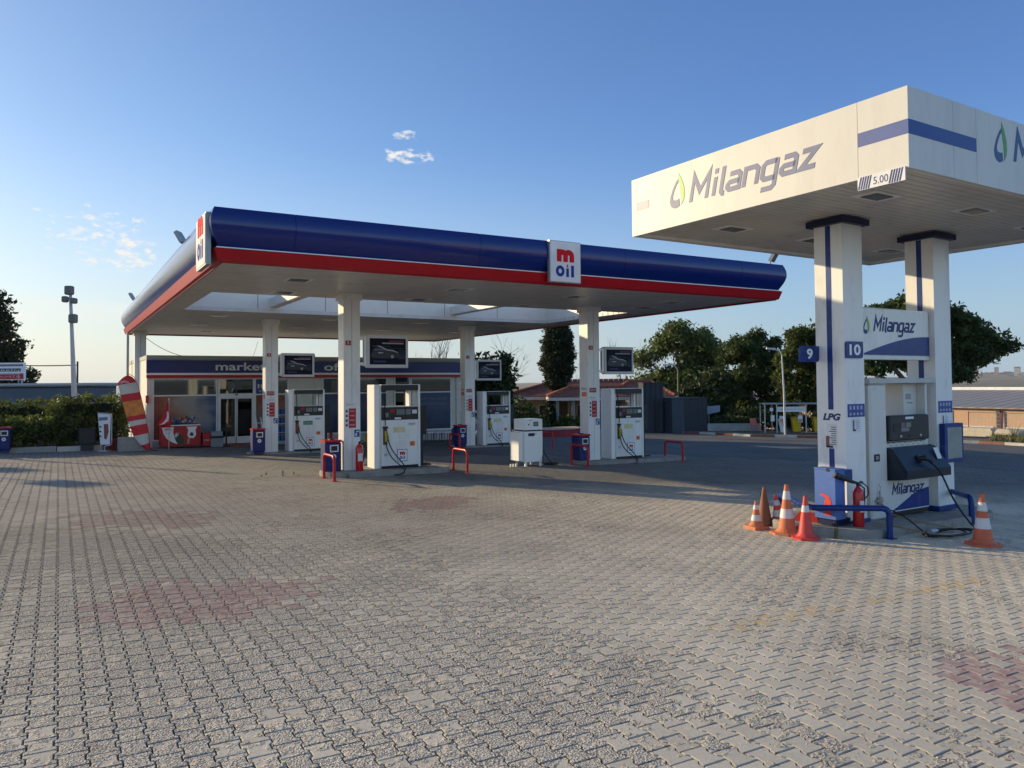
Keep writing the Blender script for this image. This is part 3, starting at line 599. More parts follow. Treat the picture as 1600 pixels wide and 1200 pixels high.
def build_kiosk_canopy():
    u0, u1, v0, v1, z0, z1 = 9.05, 16.05, 5.37, 10.5, 5.0, 6.01; cu, cv = 12.55, 7.93; x, y = uv(cu, cv, 1); bz = zw(x, y)
    root = thing('gas_canopy', 'tall square white canopy on two columns with blue stripes and large gas company lettering', 'canopy', (x, y, bz), THK)
    def P(u, v, z): return (u-cu, v-cv, z-bz)
    def B(m, u_0, u_1, v_0, v_1, z_0, z_1, mt, b=0):
        p, q = P(u_0, v_0, z_0), P(u_1, v_1, z_1); m.box(p[0], q[0], p[1], q[1], p[2], q[2], mt, b)
    t = .07
    # fascia panels with joints
    def panels(axis, a0, a1, c0, c1, cuts):
        m = MB(); st = [a0]+cuts+[a1]
        for i in range(len(st)-1):
            l, r = st[i]+(.003 if i else 0), st[i+1]-(.003 if i < len(st)-2 else 0)
            if axis == 'v': B(m, c0, c1, l, r, z0, z1, CREAM)
            else: B(m, l, r, c0, c1, z0, z1, CREAM)
        return m.build('fascia', root)
    fl = panels('v', v0, v1, u0, u0+t, [6.05, 10.36]); ff = panels('u', u0+t+.001, u1-t-.001, v0, v0+t, [10.06, 10.62, 15.3]); panels('v', v0, v1, u1-t, u1, [6.05, 9.8]); panels('u', u0+t+.001, u1-t-.001, v1-t, v1, [10.6, 15.3])
    # stripes
    m = MB(); B(m, u0-.004, u0-.0005, v0-.004, 6.045, 5.42, 5.60, mat('stripe_blue_pale', (.085, .12, .31), .4, var=.1)); m.build('stripe', root)  # paler blue here than where the stripe continues on the front
    m = MB(); B(m, u0-.004, u0-.0005, 10.05, 10.35, 5.44, 5.58, mat('stripe_white_blue', (.42, .42, .46), .5)); m.build('stripe', root)
    m = MB(); B(m, u0-.0004, 10.615, v0-.004, v0-.0005, 5.42, 5.60, mat('stripe_blue', (.014, .05, .22), .4)); m.build('stripe', root)
    n_ = Vector((-1, 0, 0))*.004
    m = MB(); drop_logo(m, P(u0-.0005, 9.54, 5.29), -Y, Z, .58, LOGOW, LOGOGF, n_); milangaz(m, P(u0-.0005, 9.05, 5.325), -Y, Z, 2.36, .29, LOGOW, n_); m.build('lettering', root)
    n_ = Vector((0, -1, 0))*.004
    m = MB(); drop_logo(m, P(11.06, v0-.0005, 5.37), X, Z, .57, mat('logo_blue_deep', (.012, .06, .17), .4), mat('logo_green_deep', (.08, .30, .05), .4), n_); milangaz(m, P(11.62, v0-.0005, 5.44), X, Z, 2.7, .30, MATS['logo_blue_deep'], n_); m.build('lettering', root)
    # soffit, beams, roof
    sm = soffit_mat('kiosk_soffit', (.58, .55, .49), .14, 'Y')
    m = MB(); B(m, u0+t+.001, u1-t-.001, v0+t+.001, v1-t-.001, 5.06, 5.12, sm); m.build('soffit', root)
    m = MB(); B(m, u0+t+.001, u1-t-.001, v0+t+.001, v1-t-.001, 5.8, 5.86, MATS['roof_deck']); m.build('roof_deck', root)
    m = MB()
    for (a, b, c, d) in ((u0+t+.001, u1-t-.001, v0+t+.001, v0+t+.06), (u0+t+.001, u1-t-.001, v1-t-.06, v1-t-.001), (u0+t+.001, u0+t+.06, v0+t+.062, v1-t-.062), (u1-t-.06, u1-t-.001, v0+t+.062, v1-t-.062)): B(m, a, b, c, d, 5.02, 5.058, WHITE)
    m.build('edge_trim', root)
    for a, b in ((10.3, 6.6), (10.3, 9.3), (12.5, 9.3), (12.55, 6.4), (14.9, 6.6), (14.9, 9.3)):
        m = MB(); B(m, a-.32, a+.32, b-.2, b+.2, 5.048, 5.059, WHITE); B(m, a-.2, a+.2, b-.13, b+.13, 5.035, 5.0475, SCREEN, .005); m.build('ceiling_light', root)
    # clearance sign
    m = MB(); B(m, u0-.02, u0-.002, 5.41, 6.05, 4.85, 5.02, PAPER)
    for e in (0, 1):
        for k in range(5):
            s0 = 5.43+k*.034 if e == 0 else 5.86+k*.034
            p = [(0, 0), (.018, 0), (.058, .16), (.04, .16)]; m.prism(p, P(u0-.0205, s0+.06 if e == 0 else s0+.05, 4.855), -Y, Z, (-.003, 0, 0), LOGOB)
    m.text('5.00', P(u0-.021, 5.83, 4.885), -Y, Z, .2, .095, LOGOB, .001); m.build('clearance_sign', root)
    # columns
    for i, a in enumerate((11.0, 13.6)):
        b0, b1 = 7.67, 8.19; m = MB(); B(m, a, a+.52, b0, b1, bz+.2, 5.057, WHITE); c = m.build('column', root)
        m = MB(); B(m, a-.09, a+.61, b0-.09, b1+.09, 4.935, 5.034, NAVY); m.build('collar', c)
        m = MB(); B(m, a-.03, a+.55, b0-.03, b1+.03, bz+.13, bz+.21, BLUEK); m.build('base_plate', c)
        m = MB(); B(m, a-.004, a-.001, 7.88, 7.975, bz+.21, 4.929, BLUEK) if i else (B(m, a-.004, a-.001, 7.88, 7.975, 1.93, 4.929, BLUEK), B(m, a-.004, a-.001, 7.88, 7.975, bz+.21, 1.30, BLUEK)); m.build('stripe', c)
        m = MB(); B(m, a+.06, a+.5, b0-.008, b0-.001, 1.81, 2.02, mat('notice_blue', (.05, .08, .30), .5))
        for k in range(4):
            for r in (0, 1): B(m, a+.10+k*.095, a+.15+k*.095, b0-.010, b0-.0082, 1.84+r*.09, 1.88+r*.09+.02*r, mat('icon_grey', (.38, .40, .48), .5))
        m.build('notice', c)
        m = MB(); B(m, a+.16, a+.38, b0-.006, b0-.001, 1.56, 1.79, PAPER); B(m, a+.18, a+.22, b0-.008, b0-.0062, 1.60, 1.76, mat('picture_brown', (.25, .11, .08), .6)); B(m, a+.18, a+.26, b0-.0082, b0-.0062, 1.585, 1.61, NAVY)
        for k in range(5): B(m, a+.26, a+.33+.03*(k % 2), b0-.008, b0-.0062, 1.62+k*.03, 1.63+k*.03, mat('text_teal', (.25, .40, .42), .6))
        m.build('leaflet', c)
    c = root.children[-1]
    # writing on the first column, sunny side
    m = MB(); q = Vector((-1, 0, 0))
    m.text('LPG', P(10.998, 8.08, 1.755), -Y, Z, .33, .115, LOGOB, .002, .25, .05); m.build('lettering', root)
    m = MB(); B(m, 10.996, 10.999, 7.82, 8.01, 1.30, 1.70, PAPER); B(m, 10.994, 10.9957, 7.965, 8.03, 1.32, 1.50, mat('picture_brown', (.25, .11, .08), .6)); B(m, 10.9935, 10.9956, 7.90, 8.02, 1.31, 1.345, NAVY)
    for k in range(9): B(m, 10.994, 10.9957, 7.84, 7.93+.04*(k % 3 == 0), 1.36+k*.035, 1.372+k*.035, DARKG)
    m.build('leaflet', root)
    # number plates 9 and 10
    def nplate(u_a, u_b, z_a, z_b, v_, txt):
        m = MB(); w = u_b-u_a; h = z_b-z_a; r = .05; o = P(u_a, v_, z_a)
        m.prism([(0, 0), (w-r, 0), (w-r*.3, r*.3), (w, r), (w, h), (r, h), (r*.3, h-r*.3), (0, h-r)], o, X, Z, (0, .03, 0), BLUEK)
        tw = .15 if len(txt) == 1 else .29; m.text(txt, (o[0]+(w-tw)/2, o[1]-.001, o[2]+h*.17), X, Z, tw, h*.66, WHITEG, .003, 0, .03); m.build('number_plate', root)
    nplate(10.50, 10.985, 2.71, 2.97, 8.12, '9'); nplate(11.02, 11.46, 2.76, 3.03, 7.64, '10')
    # sign panel between the columns
    m = MB(); B(m, 11.54, 13.56, 7.75, 7.98, 2.82, 3.62, WHITE, .02); sp = m.build('sign_panel', root)
    m = MB(); B(m, 11.54, 13.56, 7.74, 7.99, 2.75, 2.818, ALU); m.build('rail', sp)
    m = MB(); pts = [(0, 0)]+[(2.0, 0), (2.0, .33)]+[(2.0-2.0*t_/10, .33*math.sin(math.pi/2*(1-t_/10))) for t_ in range(1, 10)]; m.prism(pts, P(11.55, 7.748, 2.83), X, Z, (0, -.004, 0), BLUEK); m.build('swoosh', sp)
    m = MB(); drop_logo(m, P(11.62, 7.749, 3.17), X, Z, .30, BLUEK, LOGOG, Vector((0, -.004, 0))); milangaz(m, P(11.93, 7.749, 3.225), X, Z, 1.16, .17, LOGOB, Vector((0, -.004, 0))); m.build('lettering', sp)
    # framed notice board on the second column
    m = MB(); B(m, 13.66, 14.26, 7.56, 7.665, .93, 1.62, BLUEK, .01); B(m, 13.73, 14.19, 7.553, 7.5595, 1.0, 1.55, mat('board_face', (.30, .32, .30), .25, var=.15)); m.build('notice_board', root)
build_kiosk_canopy()

def island(name, label, u_a, u_b, v_a, v_b, h, k=0, r=None):
    cu, cv = (u_a+u_b)/2, (v_a+v_b)/2; x, y = uv(cu, cv, k); z = zw(x, y); r = r or (v_b-v_a)/2*.95
    def outline(ins):
        a, b = (u_b-u_a)/2-ins, (v_b-v_a)/2-ins; rr = r-ins; o = []
        for cx, cy, s in ((a-rr, -b+rr, -90), (a-rr, b-rr, 0), (-a+rr, b-rr, 90), (-a+rr, -b+rr, 180)):
            for q in range(6): t = R(s+q*18); o.append((cx+rr*math.cos(t), cy+rr*math.sin(t)))
        return o
    m = MB(); m.loft([[(x_, y_, zz-.02*x_) for x_, y_ in outline(i)] for i, zz in ((0, -.1), (0, h-.025), (.025, h))], CONC)
    kerb = mat('kerb_concrete', (.34, .32, .285), .85, var=.15, bump=.4, dirt=((.1, .09, .08), .6, 4, .5))
    o = m.build(name, None, loc=(x, y, z), rot=THK if k else TH); return tag(o, label, 'pump island', 'raised concrete islands under the pumps')
island('pump_island', 'raised concrete island with rounded end under the nearest fuel pump', 5.75, 9.3, 18.72, 20.05, .14)
island('pump_island', 'low concrete island under the pump farthest right, near the tiled roofs', 13.6, 17.9, 18.75, 20.0, .11)
island('pump_island', 'low island under the far pump in front of the market doors', 5.7, 9.2, 27.4, 28.7, .05)
island('pump_island', 'low island under the far right pump beside the market end wall', 13.7, 17.2, 27.4, 28.7, .05)
island('pump_island', 'wide concrete island carrying the two gas canopy columns', 10.2, 15.0, 7.1, 9.0, .13, 1)
# ------------------------------------------------------------------ market building
def build_market():
    u0, u1, v0, v1 = 2.95, 16.55, 33.0, 43.0; cu, cv = 9.75, 38.0; x, y = uv(cu, cv); gz = -.06
    root = thing('market_building', 'low flat roofed shop with blue fascia reading market and ofis behind the pumps', 'building', (x, y, gz), TH)
    WALL = mat('market_wall', (.66, .63, .55), .8, var=.06, dirt=((.25, .23, .2), .35, 2, .55)); FR = mat('window_frame', (.72, .71, .68), .4)
    def B(m, a, b, c, d, e, f, mt, bb=0): m.box(a-cu, b-cu, c-cv, d-cv, e-gz, f-gz, mt, bb)
    def P(u, v, z): return Vector((u-cu, v-cv, z-gz))
    m = MB()  # walls: back, sides, and piers of the front
    B(m, u0, u0+.2, v0, v1, -.4, 3.45, WALL); B(m, u1-.2, u1, v0, v1, -.4, 3.45, WALL); B(m, u0+.2, u1-.2, v1-.2, v1, -.4, 3.45, WALL)
    for a, b in ((8.44, 9.86), (10.62, 11.0), (12.88, 13.18), (16.12, 16.35)): B(m, a, b, v0+.06, v0+.26, -.4, 2.72, WALL)
    B(m, u0+.2, u1-.2, v0+.05, v0+.22, 2.722, 3.45, WALL)
    m.build('wall', root)
    m = MB(); B(m, u0+.2, u1-.2, v0+.22, v1-.2, -.1, .03, mat('shop_floor', (.25, .24, .22), .4)); B(m, u0+.2, u1-.2, v0+5, v0+5.1, .03, 2.9, mat('partition', (.32, .31, .25), .8)); m.build('interior', root)
    m = MB(); B(m, u0+.2, u1-.2, v0+.22, v1-.2, 2.95, 3.1, mat('ceiling_tile', (.5, .5, .48), .8)); B(m, u0-.02, u1+.02, v0-.02, v1+.02, 3.455, 3.62, mat('parapet', (.36, .35, .31), .75, dirt=((.2, .19, .17), .5, 3, .5))); m.build('roof', root)
    m = MB(); B(m, u0-.03, u1+.03, v0-.12, v0-.021, 2.925, 3.43, mat('market_blue', (.004, .016, .13), .3, var=.1, scale=.7)); f = m.build('fascia', root)
    m = MB(); B(m, u0-.03, u1+.03, v0-.125, v0-.021, 2.845, 2.922, WHITEG); m.build('trim_strip', f)
    m = MB(); B(m, u0-.03, u1+.03, v0-.13, v0-.021, 2.725, 2.842, REDF); m.build('red_band', f)
    m = MB(); n_ = v0-.12; m.text('market', P(5.45, n_, 3.02), X, Z, 1.98, .33, LETG, .03, 0, .02); m.text('ofis', P(9.9, n_, 3.02), X, Z, 1.08, .33, LETG, .03, 0, .02); m.build('lettering', f)
    sb = mat('sill_block', (.40, .39, .37), .7)
    gl = glass_mat('shop_glass', (.42, .50, .47), .10)
    def poster_mat(name, c0, c1, axis):
        mt = mat(name, c0, .35, var=.1); N = mt.node_tree.nodes; L = mt.node_tree.links; b = N['Principled BSDF']; tc = N.new('ShaderNodeTexCoord'); sx = N.new('ShaderNodeSeparateXYZ'); L.new(tc.outputs['Generated'], sx.inputs[0])
        nz = N.new('ShaderNodeTexNoise'); nz.inputs['Scale'].default_value = 3; L.new(tc.outputs['Generated'], nz.inputs['Vector'])
        ad = N.new('ShaderNodeMath'); ad.operation = 'ADD'; L.new(sx.outputs[axis], ad.inputs[0]); mm = N.new('ShaderNodeMath'); mm.operation = 'MULTIPLY_ADD'; mm.inputs[1].default_value = .7; mm.inputs[2].default_value = -.35; L.new(nz.outputs['Fac'], mm.inputs[0]); L.new(mm.outputs[0], ad.inputs[1])
        rp = N.new('ShaderNodeValToRGB'); e = rp.color_ramp.elements
        for i, (p, c) in enumerate(c1):
            if i < 2: e[i].position = p; e[i].color = c+(1,)
            else: q = e.new(p); q.color = c+(1,)
        L.new(ad.outputs[0], rp.inputs[0]); L.new(rp.outputs[0], b.inputs['Base Color']); return mt
    pA = poster_mat('poster_print', (.3, .1, .06), [(0, (.20, .035, .022)), (1, (.035, .09, .20)), (.25, (.27, .10, .045)), (.45, (.30, .25, .20)), (.7, (.26, .26, .25)), (.85, (.15, .17, .22))], 0)
    pB = poster_mat('poster_blue_print', (.03, .05, .13), [(0, (.008, .015, .045)), (1, (.03, .045, .12)), (.3, (.02, .04, .10)), (.55, (.05, .07, .14))], 2)
    pC = poster_mat('poster_red_print', (.2, .05, .04), [(0, (.03, .05, .10)), (1, (.22, .05, .03)), (.4, (.20, .14, .11)), (.7, (.25, .10, .06))], 2)
    def window(a, b, lowp=None, zlo=.25, mull=2.0, label=None):
        y_ = v0+.06; m = MB(); w = .055
        B(m, a, a+w, y_-.03, y_+.05, zlo, 2.72, FR); B(m, b-w, b, y_-.03, y_+.05, zlo, 2.72, FR)
        for z in (zlo, mull, 2.665): B(m, a+w, b-w, y_-.03, y_+.05, z, z+.055, FR)
        f_ = m.build('window', root)
        for e, f2 in ((zlo+.056, mull-.001), (mull+.056, 2.664)):
            m = MB(); B(m, a+w, b-w, y_+.008, y_+.014, e, f2, gl); m.build('pane', f_)
        m = MB(); B(m, a, b, y_-.05, y_+.15, -.4, zlo-.001, sb); m.build('sill', f_)
        if lowp: m = MB(); B(m, a+w, b-w, y_-.002, y_+.006, zlo+.056, mull-.001, lowp); return m.build('poster', f_)
    window(3.15, 5.56, pA)
    window(7.02, 7.42, pC); window(7.42, 8.43, pC)
    window(9.87, 10.62, pB); window(11.0, 12.87, pB); p = window(14.02, 16.1, pB)
    m = MB(); m.text('DA GÜLER YÜZLÜ HİZMET', P(14.15, v0+.052, 1.66), X, Z, 1.75, .15, mat('print_grey', (.16, .19, .27), .5), .003); m.text('VEREN İSTASYONLARDA', P(14.15, v0+.052, 1.42), X, Z, 1.70, .15, MATS['print_grey'], .003); m.build('lettering', p)
    # shapes printed on the first poster: pale tower and red script
    m = MB(); rr = random.Random(5)
    for k in range(7): m.text('OFİS MARKET YIKAMA'[k*2:k*2+6], P(4.75, v0+.052, 1.75-k*.11), X, Z, .38, .045, mat('print_faint', (.20, .15, .13), .6), .002)
    m.build('lettering', root)
    m = MB(); B(m, 7.10, 7.36, v0-.008, v0+.028, 2.08, 2.62, mat('wc_blue', (.02, .06, .24), .5)); m.text('WC', P(7.18, v0-.0085, 2.12), X, Z, .14, .09, PAPER, .002)
    for k in (0, 1): m.lathe([(.001, 0), (.025, .02), (.04, .15), (.02, .19), (.001, .2)], tuple(P(7.17+k*.12, v0-.0085, 2.27)), PAPER, 8)
    m.build('toilet_sign', root)
    # sliding doors
    y_ = v0+.06; m = MB()
    for a in (5.58, 6.95): B(m, a, a+.07, y_-.03, y_+.05, .0, 2.72, FR)
    B(m, 5.65, 6.95, y_-.03, y_+.05, 1.92, 2.08, FR); B(m, 5.65, 6.95, y_-.03, y_+.05, 2.665, 2.72, FR); fr = m.build('door_frame', root)
    m = MB(); B(m, 5.65, 6.95, y_+.008, y_+.014, 2.081, 2.664, gl); m.build('pane', fr)
    dg = glass_mat('door_glass', (.20, .23, .24), .07)
    for a, b in ((5.65, 6.28), (6.31, 6.95)):
        m = MB(); B(m, a, a+.04, y_, y_+.03, .03, 1.915, FR); B(m, b-.04, b, y_, y_+.03, .03, 1.915, FR); B(m, a+.04, b-.04, y_, y_+.03, .03, .32, FR); B(m, a+.04, b-.04, y_, y_+.03, 1.87, 1.915, FR); B(m, a+.04, b-.04, y_+.012, y_+.018, .321, 1.869, dg); m.build('door', root)
    m = MB(); B(m, 6.25, 6.34, y_-.06, y_-.031, 2.0, 2.06, BLACK); m.build('door_sensor', root)
    m = MB(); B(m, 13.2, 13.26, y_-.03, y_+.05, 0, 2.72, FR); B(m, 13.94, 14.0, y_-.03, y_+.05, 0, 2.72, FR); B(m, 13.26, 13.94, y_-.03, y_+.05, 2.0, 2.06, FR); B(m, 13.26, 13.94, y_+.01, y_+.016, 2.061, 2.72, gl); B(m, 13.26, 13.94, y_+.01, y_+.016, -.1, 1.999, dg); m.build('door', root)
    # shallow step along the front
    m = MB(); B(m, 5.3, 7.3, v0-.55, v0-.051, -.3, .05, mat('red_step', (.22, .04, .035), .8, var=.2, dirt=((.25, .2, .18), .6, 8, .45))); m.build('step', root)
    # shelves and lit shapes inside
    m = MB(); rr = random.Random(2); cols = [mat('goods_%s' % n, c, .6) for n, c in (('red', (.3, .04, .03)), ('yellow', (.35, .26, .05)), ('green', (.05, .2, .08)), ('white', (.4, .4, .38)), ('blue', (.04, .1, .3)))]
    for sh in (3.6, 8.2, 12.2, 14.8):
        for k in range(3): B(m, sh, sh+1.5, v0+2.2, v0+2.6, .5+k*.6, .53+k*.6, FR)
        for k in range(3):
            for q in range(9): B(m, sh+.05+q*.16, sh+.16+q*.16, v0+2.25, v0+2.45, .532+k*.6, .7+k*.6+rr.random()*.18, rr.choice(cols))
    m.build('shelf', root)
    m = MB()
    for k in range(3): m.tube([P(3.6+k*4.2, v0+1.2, 2.94), P(5.0+k*4.2, v0+1.2, 2.94)], .03, WHITEG, 6)
    m.build('ceiling_lamp', root)
    # wall lamps at the left pier, cables on the roof, air conditioner
    m = MB(); B(m, 2.90, 3.0, v0-.14, v0-.01, 1.75, 2.05, RED); m.build('alarm_box', root)
    m = MB(); m.box(9.3-cu, 11.0-cu, .0, .8, 3.62-gz, 3.95-gz, mat('roof_unit', (.5, .5, .47), .6), .03); m.build('air_unit', root)
build_market()
def cable(name, label, a, b, sag, r=.012, n=14):
    a, b = Vector(a), Vector(b); pts = [a.lerp(b, t/n)-Z*sag*4*(t/n)*(1-t/n) for t in range(n+1)]; m = MB(); m.tube([p-a for p in pts], r, RUBBER, 5); return tag(m.build(name, None, loc=a), label, 'cable')
cable('roof_cable', 'thin black cable dropping from the canopy corner to the left end of the shop roof', at(3.3, 37.5, 4.55), at(5.2, 34.6, 3.62), .25)
cable('roof_cable', 'thin faint cable hanging down to the shop roof above the word market', at(8.2, 37.9, 4.6), at(7.4, 35.5, 3.65), .1, .008)

# ------------------------------------------------------------------ fuel pumps (front faces the camera side, -y)
def make_pump(label, kind='yellow'):
    W, D, Hh = 1.30, .55, 2.2; root = thing('fuel_pump', label, 'fuel pump', (0, 0, 0), TH, 'fuel pumps under the long blue canopy')
    m = MB(); m.box(0, .14, 0, D, 0, Hh, WHITEG, .012); m.box(.141, .20, .03, D-.03, 0, Hh-.02, ALU); m.build('side_pillar', root)
    m = MB(); m.box(W-.06, W, 0, D, 0, Hh, WHITEG, .008); m.build('side_pillar', root)
    m = MB(); m.box(.20, W-.061, .02, D-.02, .06, 1.26, WHITEG); m.box(.21, W-.07, .012, .0195, .74, 1.22, WHITE); m.box(.21, W-.07, .012, .0195, .09, .725, WHITE); m.box(.20, W-.061, .015, D-.015, .0, .058, BLACK); b = m.build('cabinet', root)
    m = MB(); m.box(.20, W-.061, .0, D, 1.262, 1.60, DARKG, .006); h = m.build('display_head', root)
    m = MB(); m.box(.62, .84, -.006, -.0005, 1.40, 1.54, LCD)
    for k, t_ in enumerate(('0845', '36.20')): m.text(t_, (.65, -.0063, 1.485-k*.065), X, Z, .15, .035, BLACK, .001)
    m.build('screen', h); m = MB(); m.box(.88, 1.02, -.006, -.0005, 1.40, 1.54, LCD); m.text('42.9', (.90, -.0063, 1.45), X, Z, .10, .035, BLACK, .001); m.build('price_display', h)
    m = MB(); m.box(.30, .40, -.006, -.0005, 1.33, 1.55, BLACK)
    for k in range(12): m.box(.308+(k % 3)*.029, .330+(k % 3)*.029, -.010, -.0062, 1.345+(k//3)*.03, 1.365+(k//3)*.03, GREY)
    m.build('keypad', h)
    for a, b, c, d, mt_ in ((1.06, 1.20, 1.42, 1.52, PAPER), (.44, .56, 1.46, 1.54, RED)): m = MB(); m.box(a, b, -.003, -.0005, c, d, mt_); m.build('sticker', h)
    for a, b, c, d, mt_ in ((.95, 1.18, 1.10, 1.19, PAPER), (.26, .40, .30, .42, PAPER), (1.0, 1.14, .56, .68, ORG)): m = MB(); m.box(a, b, .009, .0118, c, d, mt_); m.box(a+.01, b-.03, .0085, .0089, (c+d)/2, (c+d)/2+.012, DARKG); m.box(a+.01, b-.05, .0085, .0089, (c+d)/2-.03, (c+d)/2-.02, DARKG); m.build('sticker', root)
    m = MB(); m.box(.53, .73, -.05, -.006, 1.275, 1.36, BLACK, .01); m.box(.54, .72, -.054, -.0505, 1.28, 1.33, PAPER); m.build('receipt_slot', h)
    m = MB(); m.box(.20, W-.061, .01, D-.01, 1.602, 1.625, ALU); m.build('head_cover', root)
    m = MB(); m.box(.20, W-.061, .0, D, 2.04, Hh-.012, DARKG); m.box(.20, W-.061, -.004, D+.004, Hh-.011, Hh, WHITEG); m.build('top_box', root)
    m = MB(); m.box(1.04, 1.10, .15, .40, 1.626, 2.039, WHITEG); m.box(1.12, W-.062, .10, .45, 1.626, 2.039, CREAM); m.build('hose_mast', root)
    m = MB(); m.tube([(.93, .2, 2.04), (.93, .2, 1.626)], .014, RUBBER, 6); m.build('hose', root)
    m = MB(); m.box(W+.001, W+.22, .08, D-.06, .84, 1.62, BLACK, .01); m.box(W+.001, W+.12, .10, D-.08, .05, .838, BLACK); m.box(W-.02, W+.35, .1, D-.1, .0, .045, BLACK); m.build('side_cabinet', root)
    m = MB(); m.box(.52, .86, .006, .0118, .93, 1.07, YEL if kind == 'yellow' else GRN)
    if kind != 'yellow': m.text('Kurşunsuz', (.55, .0057, .965), X, Z, .28, .07, PAPER, .001)
    m.build('fuel_label', root)
    m = MB(); m.box(.64, .92, .005, .0118, .16, .48, mat('logo_border', (.04, .08, .25), .5)); m.box(.652, .908, .0025, .0048, .175, .465, WHITEG); moil(m, (.655, .0023, .185), X, Z, .25, mat('sign_red', (.62, .02, .03)), mat('sign_blue', (.05, .09, .33)), .001); m.build('lettering', root)
    m = MB(); m.box(.225, .36, -.05, .0115, 1.04, 1.10, BLACK, .01); m.box(.24, .35, -.012, .0115, .62, 1.03, mat('nozzle_bay', (.10, .10, .10), .5)); m.build('nozzle_boot', root)
    m = MB(); nc = {'yellow': mat('nozzle_yellow', (.45, .33, .02), .5), 'green': mat('nozzle_red', (.35, .05, .03), .5)}[kind]
    m.tube([(.29, -.03, .98), (.30, -.06, .86), (.30, -.05, .70)], [.028, .04, .03], nc, 8); m.tube([(.29, -.03, 1.08), (.29, -.035, .97)], [.018, .022], BLACK, 8); m.tube([(.335, -.06, .94), (.35, -.085, .82), (.33, -.06, .70)], .008, BLACK, 6); m.build('nozzle', root)
    m = MB(); pts = []
    P0 = [(.28, .05, 2.05), (.28, -.02, 1.7), (.285, -.03, 1.3), (.29, -.03, 1.12)]; m.tube(P0, .014, RUBBER, 8)
    def bez(a, b, c, d, n=14): a, b, c, d = map(Vector, (a, b, c, d)); return [a*(1-t)**3+b*3*t*(1-t)**2+c*3*t*t*(1-t)+d*t**3 for t in [i/n for i in range(n+1)]]
    m.tube(bez((.30, -.05, .70), (.32, -.10, .2), (.62, -.30, .15), (.66, -.40, -.02))+bez((.66, -.40, -.02), (.70, -.50, -.13), (.35, -.56, -.13), (.36, -.46, -.12), 8)[1:], .015, RUBBER, 8)
    m.tube(bez((.335, -.06, .88), (.38, -.08, .35), (.68, -.30, .25), (.70, -.42, -.02)), .015, RUBBER, 8); m.build('hose', root)
    return root
pumpA = make_pump('white fuel pump with yellow label on the nearest raised island', 'yellow'); pumpA.location = at(7.10, 19.15, .14)
pumpB = dup(pumpA, at(14.86, 19.15, .11), TH, 'white fuel pump with long looping hose, farthest right, in front of the tiled roofs')
pumpC = dup(pumpA, at(14.95, 27.75, .05), TH, 'white fuel pump seen left of the small free standing white cabinet, beside the market end')
pumpD = make_pump('white fuel pump with green label in front of the market windows', 'green'); pumpD.location = at(7.08, 27.75, .05)

# small free standing dispenser
def make_adblue():
    root = thing('cabinet_dispenser', 'small free standing white dispenser cabinet on legs between the pumps', 'fuel dispenser', at(11.75, 19.25, 0), TH)
    m = MB(); m.box(0, .62, 0, .62, .12, 1.02, WHITEG, .008); m.box(-.16, -.001, .08, .56, .16, 1.0, WHITEG, .008); m.build('cabinet', root)
    m = MB(); m.box(0, .62, 0, .62, 1.06, 1.38, WHITEG, .008); h = m.build('display_head', root)
    m = MB(); m.box(.03, .59, .02, .60, 1.02, 1.06, BLACK); m.build('joint', root)
    m = MB(); m.box(.30, .47, -.006, -.0005, 1.17, 1.30, BLACK); m.box(.32, .45, -.008, -.0062, 1.19, 1.28, LCD); m.build('screen', h); m = MB(); m.box(.12, .16, -.01, -.0005, 1.20, 1.24, BLACK); m.build('lock', h); m = MB(); m.text('AdBl', (.14, -.001, 1.33), X, Z, .12, .03, NAVY, .001); m.build('lettering', h)
    m = MB(); m.box(.12, .34, -.004, -.0005, .88, .97, NAVY); m.box(.37, .40, -.004, -.0005, .93, .96, BLACK); m.build('label', root)
    for a in (.03, .53):
        for b in (.03, .53): m = MB(); m.box(a, a+.06, b, b+.06, -.05, .12, WHITEG); m.build('leg', root)
    m = MB(); pts = [(.64, .1, .95), (.66, .05, .5), (.60, -.02, .2), (.62, -.03, .04), (.75, -.02, .02)]; m.tube(pts, .016, RUBBER, 8)
    ring = [(.95+.24*math.cos(t*.5), .05+.16*math.sin(t*.5), .02+.012*(t//12)) for t in range(36)]; m.tube(ring, .016, RUBBER, 6); m.tube([(.64, .1, .55), (.70, .06, .40), (.80, .02, .2), (.95, .0, .05), (1.15, .0, .02)], .016, RUBBER, 8); m.build('hose', root)
    # little footing bars beside
    m = MB()
    for k in range(3): m.box(-.42+k*.09, -.38+k*.09, .1, .16, 0, .09, CREAM)
    m.build('foot_rail', root)
make_adblue()

